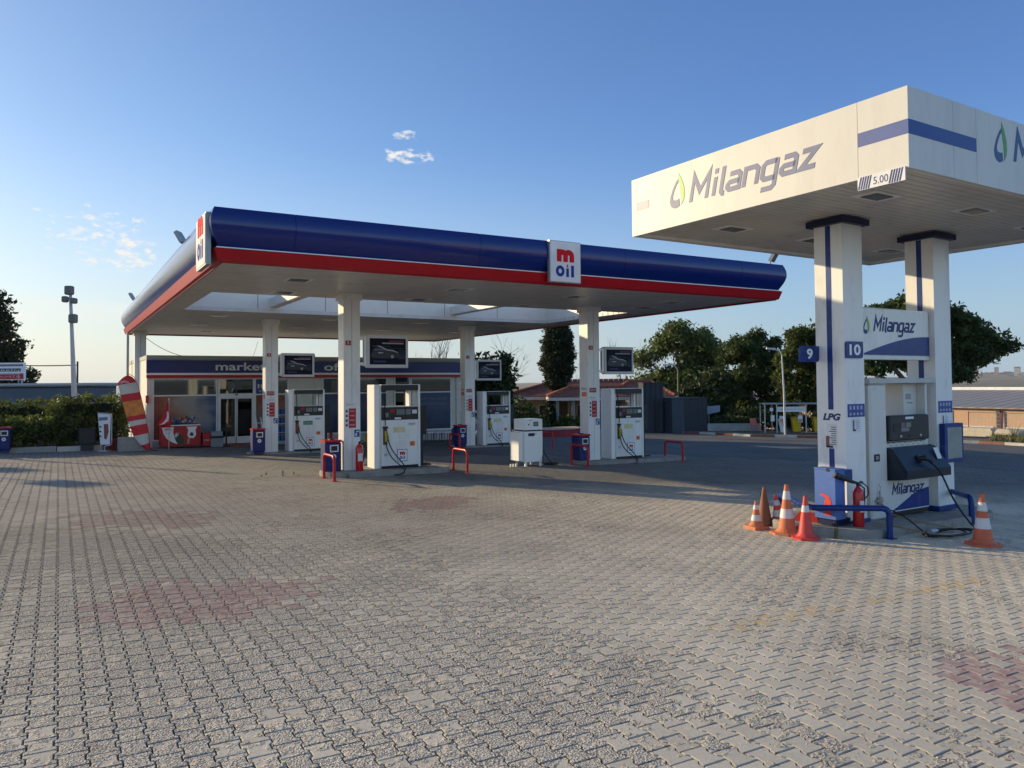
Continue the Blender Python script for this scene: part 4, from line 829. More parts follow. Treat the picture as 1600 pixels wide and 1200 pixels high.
# ------------------------------------------------------------------ advertising boards on the columns
def make_board(label):
    root = thing('advertising_board', label, 'advertising board', (0, 0, 0), TH, 'car advertising boards beside the columns'); W, Hh = 1.16, .86
    m = MB(); m.box(0, W, 0, .16, 0, Hh, mat('board_case', (.58, .58, .58), .4), .012); m.build('frame', root)
    m = MB(); m.box(-.17, -.071, .05, .10, .06, .14, ALU); m.box(-.17, -.071, .05, .10, Hh-.14, Hh-.06, ALU); m.box(-.0705, -.001, .03, .13, .04, Hh-.04, ALU); m.build('bracket', root)
    x0, x1, z0, z1 = .075, W-.075, .085, Hh-.085; w, h = x1-x0, z1-z0
    dk = mat('poster_dark', (.003, .005, .018), .5, var=.5, scale=2.5, spec=.15); st = [mat('streak_%s' % n, c, .5, var=.25, spec=.15) for n, c in (('a', (.05, .07, .12)), ('b', (.13, .16, .24)), ('c', (.42, .46, .55)))]
    m = MB(); m.box(x0, x1, -.004, -.0005, z0, z1, dk); y = -.0045; n_ = (0, -.001, 0); rr = random.Random(9)
    def pg(pts, mt, k=0): m.prism([(a*w, b*h) for a, b in pts], (x0, y-.0012*k, z0), X, Z, n_, mt)
    for i in range(16):
        a = rr.random()*.5; b = .28+rr.random()*.45; l = .2+rr.random()*.3; pg([(a, b), (a+l, b-.012), (a+l, b-.004), (a, b+.008)], rr.choice(st[:2]))
    # low car at speed, nose to the right
    pg([(.02, .33), (.10, .56), (.22, .70), (.34, .66), (.48, .57), (.66, .55), (.78, .47), (.82, .38), (.81, .27), (.55, .23), (.10, .24)], mat('car_shade', (.022, .027, .04), .3), 1)
    pg([(.20, .73), (.27, .72), (.48, .58), (.64, .56), (.80, .46), (.78, .45), (.62, .52), (.46, .54), (.26, .67)], st[2], 2); pg([(.10, .60), (.40, .57), (.42, .54), (.12, .55)], st[1], 2); pg([(.22, .47), (.38, .46), (.36, .43), (.24, .43)], st[2], 2)
    for r, mt, k in ((.095, BLACK, 2), (.055, st[2], 3), (.02, BLACK, 4)): pg([(.62+r*.72*math.cos(q*math.pi/8), .31+r*1.05*math.sin(q*math.pi/8)) for q in range(16)], mt, k)
    pg([(.34, .79), (.94, .79), (.94, .84), (.34, .84)], mat('slogan', (.30, .34, .36), .5), 1); pg([(.52, .88), (.94, .88), (.94, .93), (.52, .93)], mat('slogan_red', (.20, .03, .07), .5), 1)
    pg([(.10, .08), (.45, .08), (.45, .15), (.10, .15)], mat('slogan_violet', (.035, .035, .12), .5), 1)
    for i in range(8): b = .22+i*.045; pg([(.80, b), (.97, b+.004), (.97, b+.014), (.80, b+.008)], st[1], 1)
    m.build('poster', root); return root
b0 = make_board('large car advertising board high on the nearest column, sky behind it'); b0.location = uv(6.92, 19.2)+(2.84,)
dup(b0, uv(14.66, 19.2)+(2.66,), TH, 'car advertising board on the right front column, green trees behind it')
dup(b0, uv(14.79, 27.95)+(2.53,), TH, 'small car advertising board on the far right column, dark bush below it')
dup(b0, uv(6.90, 27.95)+(2.70,), TH, 'car advertising board over the shop roof, between the words market and ofis')

# ------------------------------------------------------------------ bins, hoops, extinguisher
def make_bin(label):
    root = thing('litter_bin', label, 'litter bin', (0, 0, 0), TH, 'blue bins with red lids'); bl = mat('bin_blue', (.005, .012, .12), .4, var=.2, dirt=((.2, .2, .24), .3, 9, .56))
    m = MB(); m.box(0, .42, 0, .42, .10, .84, bl, .03); m.box(.04, .38, .04, .38, .03, .0999, bl); m.build('body', root)
    m = MB(); m.box(-.012, .432, -.012, .432, .841, .90, RED, .012); m.box(.16, .27, .15, .28, .901, .925, BLACK); m.build('lid', root)
    m = MB(); m.box(.12, .34, -.008, -.0005, .60, .78, ALU); m.box(.15, .31, -.010, -.0082, .63, .75, BLACK); m.build('slot', root)
    m = MB(); m.prism([(.065*math.cos(q*math.pi/8), .065*math.sin(q*math.pi/8)) for q in range(16)], (.22, -.0005, .48), X, Z, (0, -.006, 0), PAPER); m.box(.20, .24, -.009, -.0067, .46, .50, RED); m.build('sticker', root)
    return root
bn = make_bin('blue bin with red lid beside the nearest column and red hoop'); bn.location = at(5.78, 19.1, .02)
dup(bn, at(13.62, 19.15, 0), TH, 'blue bin with red lid at the foot of the right front column'); dup(bn, at(13.62, 27.4, 0), TH, 'blue bin with red lid at the far right column, beside a dark red hoop')
dup(bn, at(5.72, 27.2, 0), TH, 'blue bin with red lid by the column in front of the market door'); dup(bn, at(-1.85, 31.9, 0), TH, 'blue bin with red lid in front of the hedge at the left edge')
def make_hoop(label, w, h, mt, r=.035, loc=(0, 0, 0), rot=TH, group='red tube hoops guarding the pumps'):
    c = .12; pts = [(0, 0, -.02), (0, 0, h-c)]+[(0, c-c*math.cos(q*math.pi/10), h-c+c*math.sin(q*math.pi/10)) for q in range(1, 6)]+[(0, w-c+c*math.sin(q*math.pi/10), h-c+c*math.cos(q*math.pi/10)) for q in range(0, 6)]+[(0, w, -.02)]
    root = thing('guard_hoop', label, 'guard hoop', loc, rot, group); m = MB(); m.tube(pts, r, mt, 12); m.build('tube', root, smooth=True)
    for y in (0, w): m = MB(); m.box(-.07, .07, y-.07, y+.07, 0, .012, mt); m.build('foot_plate', root)
    return root
HR = mat('hoop_red', (.48, .010, .016), .35, var=.1, dirt=((.3, .2, .16), .5, 14, .58))
h0 = make_hoop('bright red hoop in front of the blue bin at the nearest column', .84, .60, HR, loc=at(5.70, 18.1))
dup(h0, at(9.45, 18.45), TH, 'red hoop standing at the rounded end of the nearest island')
dup(h0, at(13.4, 18.4), TH, 'red hoop in front of the blue bin at the right front column'); dup(h0, at(17.3, 18.6), TH, 'red hoop farthest right, past the end of the right island')
dup(h0, at(13.0, 26.0), TH, 'dark red hoop half behind the nearer hoop, beside the far right column'); dup(h0, at(16.8, 25.4), TH, 'red hoop just right of the small white dispenser cabinet')
HB = mat('hoop_blue', (.006, .03, .17), .35, dirt=((.6, .6, .62), .8, 5, .6))
def guard(label, pts, r=.047):
    """bent tube guard through plan points (u, v) of the gas island frame; both ends are legs"""
    x, y = uv(pts[0][0], pts[0][1], 1); z = zw(x, y); root = thing('tube_guard', label, 'tube guard', (x, y, z), THK, 'blue tube guards of the gas canopy'); h = .46
    P = [Vector((a-pts[0][0], b-pts[0][1], h)) for a, b in pts]; P = [Vector((P[0].x, P[0].y, -.03))]+P+[Vector((P[-1].x, P[-1].y, -.05))]; path = [P[0]]
    for i in range(1, len(P)-1):
        a, b, c = P[i-1], P[i], P[i+1]; c1 = b+(a-b).normalized()*.12; c2 = b+(c-b).normalized()*.12
        for q in range(6): t = q/5; path.append(c1*(1-t)**2+b*2*t*(1-t)+c2*t*t)
    path.append(P[-1]); m = MB(); m.tube(path, r, HB, 12); m.build('tube', root, smooth=True)
    for e in (P[0], P[-1]): m = MB(); m.box(e.x-.08, e.x+.08, e.y-.08, e.y+.08, 0, .012, HB); m.build('foot_plate', root)
guard('bent blue tube guard in front of the gas pump and the light blue cabinet', [(11.10, 7.02), (10.20, 7.74), (10.95, 8.95)])
guard('blue tube guard right of the gas canopy island behind the lone cone', [(13.62, 7.12), (14.9, 8.9)])
def extinguisher(label, loc, rot, h=.62, r=.085):
    root = thing('fire_extinguisher', label, 'fire extinguisher', loc, rot); er = mat('extinguisher_red', (.50, .012, .015), .25, coat=.4); m = MB()
    m.lathe([(r*.95, 0), (r, .02), (r, h*.78), (r*.85, h*.86), (r*.35, h*.93), (.02, h*.95)], (0, 0, 0), er, 18); m.build('cylinder', root, smooth=True)
    m = MB(); m.lathe([(.025, h*.94), (.03, h*1.0), (.02, h*1.03)], (0, 0, 0), BLACK, 10); m.tube([(-.02, 0, h*1.0), (.06, -.01, h*1.06), (.11, -.01, h*1.04)], .010, BLACK, 6); m.tube([(-.02, 0, h*.98), (.09, 0, h*.99)], .008, STEEL, 6); m.build('valve', root)
    m = MB(); m.tube([(r*math.cos(R(a))*1.01, r*math.sin(R(a))*1.01, 0) for a in ()] or [(r+.001, .0, h*.3), (r+.001, 0, h*.5)], .003, PAPER, 4)
    m = MB(); pts = [(math.cos(R(a))*(r+.002), math.sin(R(a))*(r+.002)) for a in range(-130, -40, 15)]; m.loft([[(x, y, z) for x, y in pts]+[(x*.98, y*.98, z) for x, y in reversed(pts)] for z in (h*.35, h*.62)], PAPER); m.build('label', root)
    m = MB(); m.tube([(.02, -.01, h*.99), (.10, -.04, h*.9), (.12, -.03, h*.6), (.09, -.03, h*.3)], .012, RUBBER, 7); m.build('hose', root); return root
extinguisher('red fire extinguisher standing at the foot of the nearest column', at(6.62, 18.95, .14), TH, .72, .10)
# ------------------------------------------------------------------ gas pump between the kiosk columns
def KP(u, v, dz=0): return at(u, v, dz, 1)
def gas_pump():
    o = (11.66, 7.72); root = thing('gas_pump', 'white gas pump with blue swoosh and slanted dark nozzle box between the two columns', 'gas pump', KP(o[0], o[1], .13), THK); zb = KP(o[0], o[1], .13)[2]
    def B(m, u0, u1, v0, v1, z0, z1, mt, b=0): m.box(u0-o[0], u1-o[0], v0-o[1], v1-o[1], z0-zb, z1-zb, mt, b)
    def P(u, v, z): return Vector((u-o[0], v-o[1], z-zb))
    PW = mat('pump_cream', (.64, .63, .59), .35, var=.03, dirt=((.4, .37, .32), .3, 4, .55))
    m = MB(); B(m, 11.64, 12.10, 7.66, 8.25, zb, 2.34, PW, .03); m.build('side_pillar', root)
    m = MB(); B(m, 12.90, 13.30, 7.85, 8.2, 1.75, 2.34, PW, .01); m.build('side_pillar', root)
    m = MB(); B(m, 11.60, 13.50, 7.62, 8.28, 2.345, 2.43, mat('pump_cap', (.50, .50, .49), .4), .01); m.build('top_cap', root)
    m = MB(); B(m, 12.11, 13.36, 7.70, 8.25, zb+.08, 1.34, PW); B(m, 12.13, 13.30, 7.80, 8.2, 1.341, 1.75, PW); B(m, 13.30, 13.36, 7.70, 8.2, 1.341, 2.34, PW); m.build('cabinet', root)
    m = MB(); B(m, 12.11, 13.36, 7.72, 8.2, zb, zb+.079, BLACK); m.build('plinth', root)
    m = MB(); B(m, 12.12, 13.28, 7.62, 7.79, 1.375, 1.80, DARKG, .02); h = m.build('display_head', root)
    m = MB(); f = 7.618
    B(m, 12.22, 12.42, f-.004, f, 1.53, 1.67, BLACK); B(m, 12.43, 12.55, f-.004, f, 1.60, 1.68, mat('screen_pink', (.20, .12, .13), .3)); B(m, 12.43, 12.66, f-.004, f, 1.53, 1.595, LCD); B(m, 12.57, 12.72, f-.004, f, 1.6, 1.68, LCD); B(m, 12.56, 12.80, f-.004, f, 1.735, 1.775, PAPER)
    m.build('screen', h)
    for a in (12.42, 12.67, 13.0): m = MB(); B(m, a-.03, a+.03, f-.01, f, 1.43, 1.47, STEEL if a != 12.67 else BLACK, .004); m.build('button', h)
    m = MB(); B(m, 12.96, 13.12, 7.845, 7.849, 2.06, 2.16, GREY); m.text('Pompa', P(13.0, 7.846, 1.98), X, Z, .16, .04, NAVY, .002); m.build('label', root)
    m = MB()
    for k in range(14): B(m, 12.16+k*.08, 12.21+k*.08, 7.694, 7.699, 1.355-.035*(k % 2)-.03, 1.37-.035*(k % 2)-.03, GREY)
    m.build('vent_slots', root)
    nb = mat('nozzle_box', (.008, .016, .027), .35); m = MB()
    m.loft([[P(12.11, 7.69, .72), P(13.40, 7.69, .72), P(13.40, 7.69, 1.27), P(12.11, 7.69, 1.27)], [P(12.13, 7.50, .74), P(13.46, 7.50, .74), P(13.40, 7.60, 1.25), P(12.13, 7.60, 1.25)], [P(12.16, 7.36, .76), P(13.46, 7.36, .76), P(13.46, 7.36, .90), P(12.16, 7.36, .90)]], nb); s = m.build('nozzle_box', root)
    m = MB(); nrm = Vector((0, -.9, .4)).normalized(); q = P(12.68, 7.47, 1.07); m.tube([q+nrm*.0, q+nrm*.03], .07, BLACK, 14); m.tube([q+nrm*.02, q+nrm*.10+X*.03-Z*.02, q+nrm*.14+X*.12-Z*.08, q+nrm*.14+X*.18-Z*.14], [.04, .045, .035, .022], BLACK, 10); m.build('nozzle', root)
    m = MB(); m.prism([(0, 0), (.13, 0), (.13, .20), (0, .20)], P(13.20, 7.47, 1.03)+nrm*.03, X, Vector((0, .38, .92)), nrm*.004, PAPER); m.build('label', s)
    def bez(a, b, c, d, n=20): a, b, c, d = map(Vector, (a, b, c, d)); return [a*(1-t)**3+b*3*t*(1-t)**2+c*3*t*t*(1-t)+d*t**3 for t in [i/n for i in range(n+1)]]
    st = q+nrm*.14+X*.18-Z*.14; m = MB(); gz = -.13
    e1 = P(12.85, 6.65, 0); e1.z = gz+.02
    pts = bez(st, st+Vector((.25, -.12, -.2)), e1+Vector((-.30, .35, .55)), e1)
    loop = []
    for k in range(40):
        a = k*.42; loop.append(Vector((e1.x-.42+.42*math.cos(a)-.012*k, e1.y+.06+.20*math.sin(a), gz+.02+.011*(k//10))))
    m.tube(pts+loop[1:], .016, RUBBER, 8); end = loop[-1]
    m.tube(bez(end, end+Vector((-.3, .1, 0)), P(11.95, 7.2, .3), P(11.80, 7.62, .30)), .012, RUBBER, 7)
    m.tube(bez(loop[25], loop[25]+Vector((-.4, .3, .02)), P(11.5, 7.25, .16), P(11.2, 7.35, .16)), .013, mat('hose_tan', (.28, .20, .10), .6), 7); m.tube(bez(loop[30], loop[30]+Vector((-.2, .35, .05)), P(11.9, 7.4, .2), P(12.0, 7.6, .19)), .011, mat('hose_tan', (.28, .2, .1)), 7); m.build('hose', root)
    m = MB(); cpt = loop[22]+Z*.05; m.tube([cpt-X*.05, cpt+X*.10], [.045, .04], STEEL, 12); m.tube([cpt+X*.10, cpt+X*.16], [.03, .02], STEEL, 10); m.build('coupling', root)
    # printing on the lower panel
    m = MB(); f = 7.699; pts = [(0, 0), (1.10, 0), (1.10, .33), (.85, .30), (.6, .23), (.35, .13), (.15, .05)]; m.prism(pts, P(12.25, f, zb+.10), X, Z, (0, -.004, 0), BLUEK); m.build('swoosh', root)
    m = MB(); milangaz(m, P(12.27, f, .47), X, Z*1.0, .90, .125, LOGOB, Vector((0, -.004, 0))); drop_logo(m, P(12.62, f, .69), X, Z, .20, LOGOB, LOGOG, Vector((0, -.004, 0))); m.build('lettering', root)
    m = MB(); B(m, 11.72, 11.87, 7.652, 7.659, 1.06, 1.18, DARKG); B(m, 11.76, 11.83, 7.648, 7.6515, 1.09, 1.15, GREY); m.build('wall_socket', root)
    m = MB(); c0 = P(11.80, 7.62, .42)
    m.tube([c0-Z*.06, c0+Z*.06], .045, mat('valve_brass', (.40, .36, .30), .4, .5), 10); m.tube([c0+Z*.06, c0+Z*.16], .015, STEEL, 8); m.tube([c0-X*.09, c0+X*.08], .018, STEEL, 8); m.tube([c0-X*.05-Y*.05-Z*.03, c0+X*.05-Y*.05-Z*.1], .02, STEEL, 8); m.tube([c0+Z*.15, c0+Z*.22+X*.02, c0+Z*.28-X*.03], .006, STEEL, 6); m.build('valve', root)
gas_pump()
# blue extinguisher cabinet against the first column
def cabinet():
    o = (10.56, 7.56); root = thing('extinguisher_cabinet', 'light blue extinguisher cabinet with red pictogram against the gas canopy column', 'cabinet', KP(o[0], o[1], .0), THK); zb = KP(o[0], o[1])[2]
    LB = mat('cabinet_blue', (.075, .15, .42), .4, var=.08, dirt=((.3, .33, .42), .3, 7, .56))
    m = MB(); m.box(0, .24, 0, .38, .24, 1.01, LB, .006); m.box(-.004, .244, -.004, .384, 1.011, 1.03, LB); m.build('body', root)
    m = MB(); m.box(.04, .42, .04, .34, .14, .239, NAVY); m.build('foot', root)
    m = MB(); x = -.001; pr_ = mat('pictogram_red', (.70, .06, .03), .45); q = lambda pts: m.prism(pts, (x, .30, .30), -Y, Z, (-.004, 0, 0), pr_)
    q([(.10, 0), (.22, 0), (.22, .22), (.19, .27), (.13, .27), (.10, .22)]); q([(.02, .30), (.06, .34), (.20, .29), (.19, .265)]); m.build('pictogram', root)
    m = MB(); m.box(.241, .46, .02, .12, .84, 1.0, mat('hook_blue', (.02, .05, .18), .4)); m.box(-.006, .03, .10, .16, .985, 1.034, BLACK); m.build('bracket', root)
cabinet()
ex = extinguisher('tall red extinguisher with white label in front of the gas pump', KP(10.98, 7.46, .13), THK, .66, .085)
m = MB(); m.tube([(-.42, .12, .83), (-.38, .10, .81), (-.10, .02, .70), (-.02, 0, .68)], [.055, .052, .028, .018], BLACK, 10); m.build('horn', ex)
m = MB(); m.tube([(-.05, .0, .69), (.10, -.02, .67), (.22, -.02, .60), (.24, -.02, .48), (.16, -.01, .42), (.04, -.01, .44)], .010, RUBBER, 7); m.build('hose', ex)
# ------------------------------------------------------------------ traffic cones
def cone(label, loc, h, r, base, oc, bands=(), rot=0, tilt=None, bh=.035, octo=True, white=None, group='traffic cones by the gas canopy island'):
    root = thing('traffic_cone', label, 'traffic cone', loc, rot, group)
    if tilt: root.rotation_euler = (tilt[0], tilt[1], rot)
    W = white or mat('cone_white', (.62, .61, .60), .45, var=.06, dirt=((.42, .10, .06), .7, 16, .57))
    prof = [(r, 0), (r*.97, .02)]; top = r*.20
    def rad(t): return r*.97+(top-r*.97)*t
    zs = sorted(set([0.0, 1.0]+[b for bb in bands for b in bb])); m = MB(); nseg = 20
    for i in range(len(zs)-1):
        a, b = zs[i], zs[i+1]; mt = W if any(abs(a-bb[0]) < 1e-6 for bb in bands) else oc; e = .003 if mt is W else 0
        m2 = MB(); m2.loft([[((rad(t)+e)*math.cos(2*math.pi*k/nseg), (rad(t)+e)*math.sin(2*math.pi*k/nseg), bh+t*(h-bh)) for k in range(nseg)] for t in (a, (a+b)/2, b)], mt)
        if mt is W: m2.build('reflective_band', root, smooth=True)
        else: m.loft([[(rad(t)*math.cos(2*math.pi*k/nseg), rad(t)*math.sin(2*math.pi*k/nseg), bh+t*(h-bh)) for k in range(nseg)] for t in (a, (a+b)/2, b)], oc)
    m.lathe([(top, 0), (top*1.05, .004), (top*.8, .015)], (0, 0, h-.002), oc, 14); m.lathe([(top*.55, 0), (top*.5, .002)], (0, 0, h+.014), BLACK, 10); m.build('body', root, smooth=True)
    if base:
        m = MB(); n = 8 if octo else 4; ca = math.pi/n
        m.loft([[(base*math.cos(ca+2*math.pi*k/n)*s, base*math.sin(ca+2*math.pi*k/n)*s, z) for k in range(n)] for s, z in ((1, .002), (1.0, bh*.7), (.94, bh))], oc); m.lathe([(r*1.35, bh-.004), (r*1.12, bh+.02), (r*.98, bh+.05)], (0, 0, 0), oc, 20); m.build('base', root)
    return root
OR1 = mat('cone_orange_worn', (.55, .17, .07), .6, var=.12, scale=6, dirt=((.25, .15, .10), .6, 9, .5)); OR2 = mat('cone_brown', (.26, .10, .055), .7, var=.2, dirt=((.12, .07, .05), .6, 7, .48)); RD = mat('cone_red', (.62, .06, .05), .45, var=.08, dirt=((.35, .14, .10), .5, 9, .52))
OR3 = mat('cone_orange', (.60, .13, .055), .5, var=.1, dirt=((.25, .12, .08), .6, 10, .50))
cone('small worn orange cone on a square base, far left of the cone cluster', KP(9.98, 8.62), .44, .10, .205, OR1, ((.22, .46), (.68, .86)), 0.4, octo=False, bh=.05)
cone('brown cone without base and without bands, second from the left', KP(10.38, 8.79), .62, .13, None, OR2, (), 0, bh=.02)
cone('red cone half hidden behind the tall orange cone, two white bands', KP(10.56, 8.62), .50, .12, .19, RD, ((.28, .50), (.66, .84)), 0.2, (R(-4), R(-6)))
cone('tall orange cone with two wide white bands in the middle of the cluster', KP(10.05, 8.07), .76, .145, .27, OR1, ((.30, .50), (.70, .88)), 0.9)
cone('clean red cone with one white band, nearest the blue cabinet', KP(9.95, 7.65), .64, .12, .22, RD, ((.62, .78),), 0.5)
cone('orange cone with dirty white bands standing alone at the right', KP(11.87, 6.05), .74, .145, .26, OR3, ((.30, .52), (.66, .84)), 0.3)
cone('red cone lying on its side behind the tall orange cone', KP(10.62, 8.15, .12), .42, .12, .2, RD, ((.3, .5),), 0.9, (R(0), R(78)), group='traffic cones by the gas canopy island')
def weed(name, label, loc, h, n, seed, group=None):
    rr = random.Random(seed); m = MB(); g = mat('weed_green', (.10, .13, .03), .6, var=.3)
    for i in range(n):
        a = rr.random()*6.28; l = h*(.5+rr.random()*.6); b = rr.random()*.5; x, y = math.cos(a), math.sin(a); p = Vector((x*.02, y*.02, 0)); t = Vector((x*l*b, y*l*b, l)); s = Vector((-y, x, 0))*.006
        m.add([p-s, p+s, p+(t-p)*.6+s*.8+Z*l*.08, t, p+(t-p)*.6-s*.8+Z*l*.08], [(0, 1, 2, 3, 4)], g)
    o = m.build(name, None, loc=loc); return tag(o, label, 'weed', group)
weed('weed', 'thin green weed tuft at the kerb left of the blue tube guard', KP(10.35, 7.42), .22, 14, 1)
weed('weed', 'small weed in the shade beside the loose gas hose', KP(11.15, 7.05), .12, 10, 2)
weed('weed', 'green weed at the island edge by the nearest fuel pump', at(6.2, 18.6), .16, 12, 3)
for i, (a, b) in enumerate(((4.6, 20.3), (4.9, 19.8), (5.1, 20.6), (5.25, 20.1), (4.4, 19.9), (12.9, 11.5), (12.4, 9.4))):
    weed('weed', 'tiny weed tuft growing in the paving joints left of the nearest column' if i < 5 else 'tiny weed tuft between the paving blocks near the cones', at(a, b), .10, 9, 10+i, 'weed tufts in the paving joints, left' if i < 5 else 'weed tufts near the cones')
# ------------------------------------------------------------------ kerbs and verges
def kerb_line(name, pts, cols, w=.18, h=.13, L_=1.0, dz=0):
    mats = [mat('kerb_%s' % c, {'red': (.26, .10, .075), 'white': (.56, .52, .46), 'grey': (.34, .32, .29)}[c], .8, var=.12, bump=.3, dirt=((.2, .18, .16), .6, 5, .5)) for c in cols]
    m = MB(); k = 0
    for i in range(len(pts)-1):
        a, b = Vector(pts[i]), Vector(pts[i+1]); n = max(1, round((b-a).length/L_)); d = (b-a)/n; s = Vector((-d.y, d.x)).normalized()*w
        for j in range(n):
            p, q = a+d*(j+.01), a+d*(j+.99); pp = [p, q, q+s, p+s]; g = zg(p.x, p.y)+dz
            m.loft([[(x.x, x.y, g+z) for x in pp] for z in (-.2, h)], mats[k % len(mats)]); k += 1
    o = m.build(name, None, rot=0); o.rotation_euler = (0, 0, TH); return structure(o)
kerb_line('kerb', KERB, ['white', 'red'], -.18, .12, 1.05)
kerb_line('kerb', [(-34, 32.3), (2.9, 32.3)], ['red', 'grey', 'grey', 'white'], .2, .15, 1.5)
def verge():
    m = MB(); gm = mat('verge_soil', (.17, .13, .085), .95, var=.35, scale=1.5, bump=.6, bscale=12, dirt=((.09, .10, .04), .8, .8, .45)); n = len(KERB); out = []
    for i, (u, v) in enumerate(KERB):
        a = Vector(KERB[max(i-1, 0)]); b = Vector(KERB[min(i+1, n-1)]); d = (b-a).normalized(); s = Vector((-d.y, d.x))*-1 if False else Vector((-d.y, d.x)); out.append((Vector((u, v))+s*.15, Vector((u, v))+s*5, Vector((u, v))+s*12))
    vs = []; fs = []
    for a, b, c in out:
        for q, dz in ((a, .10), (b, .10), (c, -.12)): vs.append((q.x, q.y, zg(q.x, q.y)+dz))
    for i in range(n-1):
        for k in (0, 1): fs.append((i*3+k, (i+1)*3+k, (i+1)*3+k+1, i*3+k+1))
    m.add(vs, fs, gm); o = m.build('verge', None); o.rotation_euler = (0, 0, TH); structure(o)
    m = MB(); m.add([(-34, 32.5, zg(-34, 32.5)+.16), (2.6, 32.5, zg(2.6, 32.5)+.12), (2.6, 44, zg(2.6, 44)+.1), (-34, 44, zg(-34, 44)+.1)], [(0, 1, 2, 3)], gm); o = m.build('verge', None); o.rotation_euler = (0, 0, TH); structure(o)
verge()
# ------------------------------------------------------------------ foliage
def crown(name, parent, blobs, n, size, mt, seed=1, clump=.35, dens=14, flat=1.0, thick=.35, core=None):
    rng = np.random.default_rng(seed); B_ = np.array([b[:6] for b in blobs], float); vol = (B_[:, 3]*B_[:, 4]+B_[:, 4]*B_[:, 5]+B_[:, 3]*B_[:, 5]); pr = vol/vol.sum()
    nc = max(6, n//dens); bi = rng.choice(len(B_), nc, p=pr); d = rng.normal(size=(nc, 3)); d /= np.linalg.norm(d, axis=1)[:, None]
    rad = 1-thick*rng.random(nc)**1.3; rad *= 1+.10*rng.normal(size=nc)
    cc = B_[bi, :3]+d*B_[bi, 3:6]*rad[:, None]; ct_ = rng.random(nc)
    ci = rng.integers(0, nc, n); pos = cc[ci]+rng.normal(size=(n, 3))*clump*np.array([1, 1, .7*flat]); tint = np.clip(ct_[ci]*.6+rng.random(n)*.4, 0, 1)
    a = rng.normal(size=(n, 3)); a /= np.linalg.norm(a, axis=1)[:, None]; b = rng.normal(size=(n, 3)); b -= a*(a*b).sum(1)[:, None]; b /= np.linalg.norm(b, axis=1)[:, None]
    s = size*(.6+.8*rng.random(n))[:, None]; P = np.stack([pos-a*s, pos+b*s*.45, pos+a*s, pos-b*s*.45], 1).reshape(-1, 3)
    me = bpy.data.meshes.new(name); F = np.arange(n*4).reshape(-1, 4); me.vertices.add(n*4); me.vertices.foreach_set('co', P.ravel()); me.loops.add(n*4); me.loops.foreach_set('vertex_index', F.ravel()); me.polygons.add(n)
    me.polygons.foreach_set('loop_start', np.arange(n)*4); me.polygons.foreach_set('loop_total', np.full(n, 4)); me.update(calc_edges=True)
    at_ = me.attributes.new('tint', 'FLOAT', 'FACE'); at_.data.foreach_set('value', tint); me.materials.append(mt); o = bpy.data.objects.new(name, me); COL.objects.link(o)
    if parent: o.parent = parent
    return o
BARK = mat('bark', (.12, .09, .065), .9, var=.3, scale=8, bump=.5); BARKG = mat('bark_grey', (.20, .175, .15), .9, var=.25, scale=8)
def branches(m, p, d, l, r, depth, rr, mt, spread=.5, n=3, up=.15):
    p = Vector(p); d = Vector(d).normalized(); pts = [p]; q = p.copy(); dd = d.copy()
    for i in range(4): dd = (dd+Vector((rr.uniform(-1, 1), rr.uniform(-1, 1), rr.uniform(-.6, 1)))*.13+Z*up*.3).normalized(); q = q+dd*l/4; pts.append(q.copy())
    m.tube(pts, [r*(1-.16*i) for i in range(5)], mt, 6 if r > .03 else 4, False)
    if depth <= 0: return
    for k in range(n):
        t = rr.randint(2, 4); a = Vector((rr.uniform(-1, 1), rr.uniform(-1, 1), rr.uniform(-.2, .8))); branches(m, pts[t], (dd+a*spread*1.3), l*rr.uniform(.5, .8), r*.5, depth-1, rr, mt, spread, n, up)
L_CYP = leaf_mat('cypress_leaf', (.012, .018, .007), (.04, .058, .02), .25); L_PINE = leaf_mat('pine_leaf', (.02, .032, .010), (.10, .145, .038), .4); L_WIL = leaf_mat('willow_leaf', (.05, .07, .02), (.22, .27, .085), .5)
L_BUSH = leaf_mat('bush_leaf', (.02, .03, .010), (.08, .105, .03), .3); L_HEDGE = leaf_mat('hedge_leaf', (.018, .03, .008), (.17, .21, .045), .4); L_OAK = leaf_mat('broad_leaf', (.035, .048, .012), (.16, .19, .045), .45)
def tree(name, label, x, y, z0, blobs, n, size, mt, trunk_h, r, seed=1, lean=(0, 0), group=None, limbs=6, **kw):
    root = thing(name, label, 'tree', (x, y, z0), 0, group); rr = random.Random(seed); m = MB(); top = Vector((lean[0], lean[1], trunk_h)); m.tube([(0, 0, -.3), (lean[0]*.3, lean[1]*.3, trunk_h*.35), (lean[0]*.7, lean[1]*.7, trunk_h*.7), top], [r*1.25, r, r*.85, r*.7], BARK, 9)
    bl = sorted(blobs, key=lambda b: -b[3])[:limbs]
    for b in bl:
        c = Vector(b[:3]); t = rr.uniform(.55, 1); s = Vector((lean[0]*t, lean[1]*t, trunk_h*t)); mid = s.lerp(c, .5)+Z*(-.15+rr.uniform(-.1, .2)); m.tube([s, mid, c], [r*.55, r*.35, r*.12], BARK, 6)
    m.build('trunk', root); crown('crown', root, blobs, n, size, mt, seed, **kw); return root
zb = lambda x, y: terrain_h(x, y)
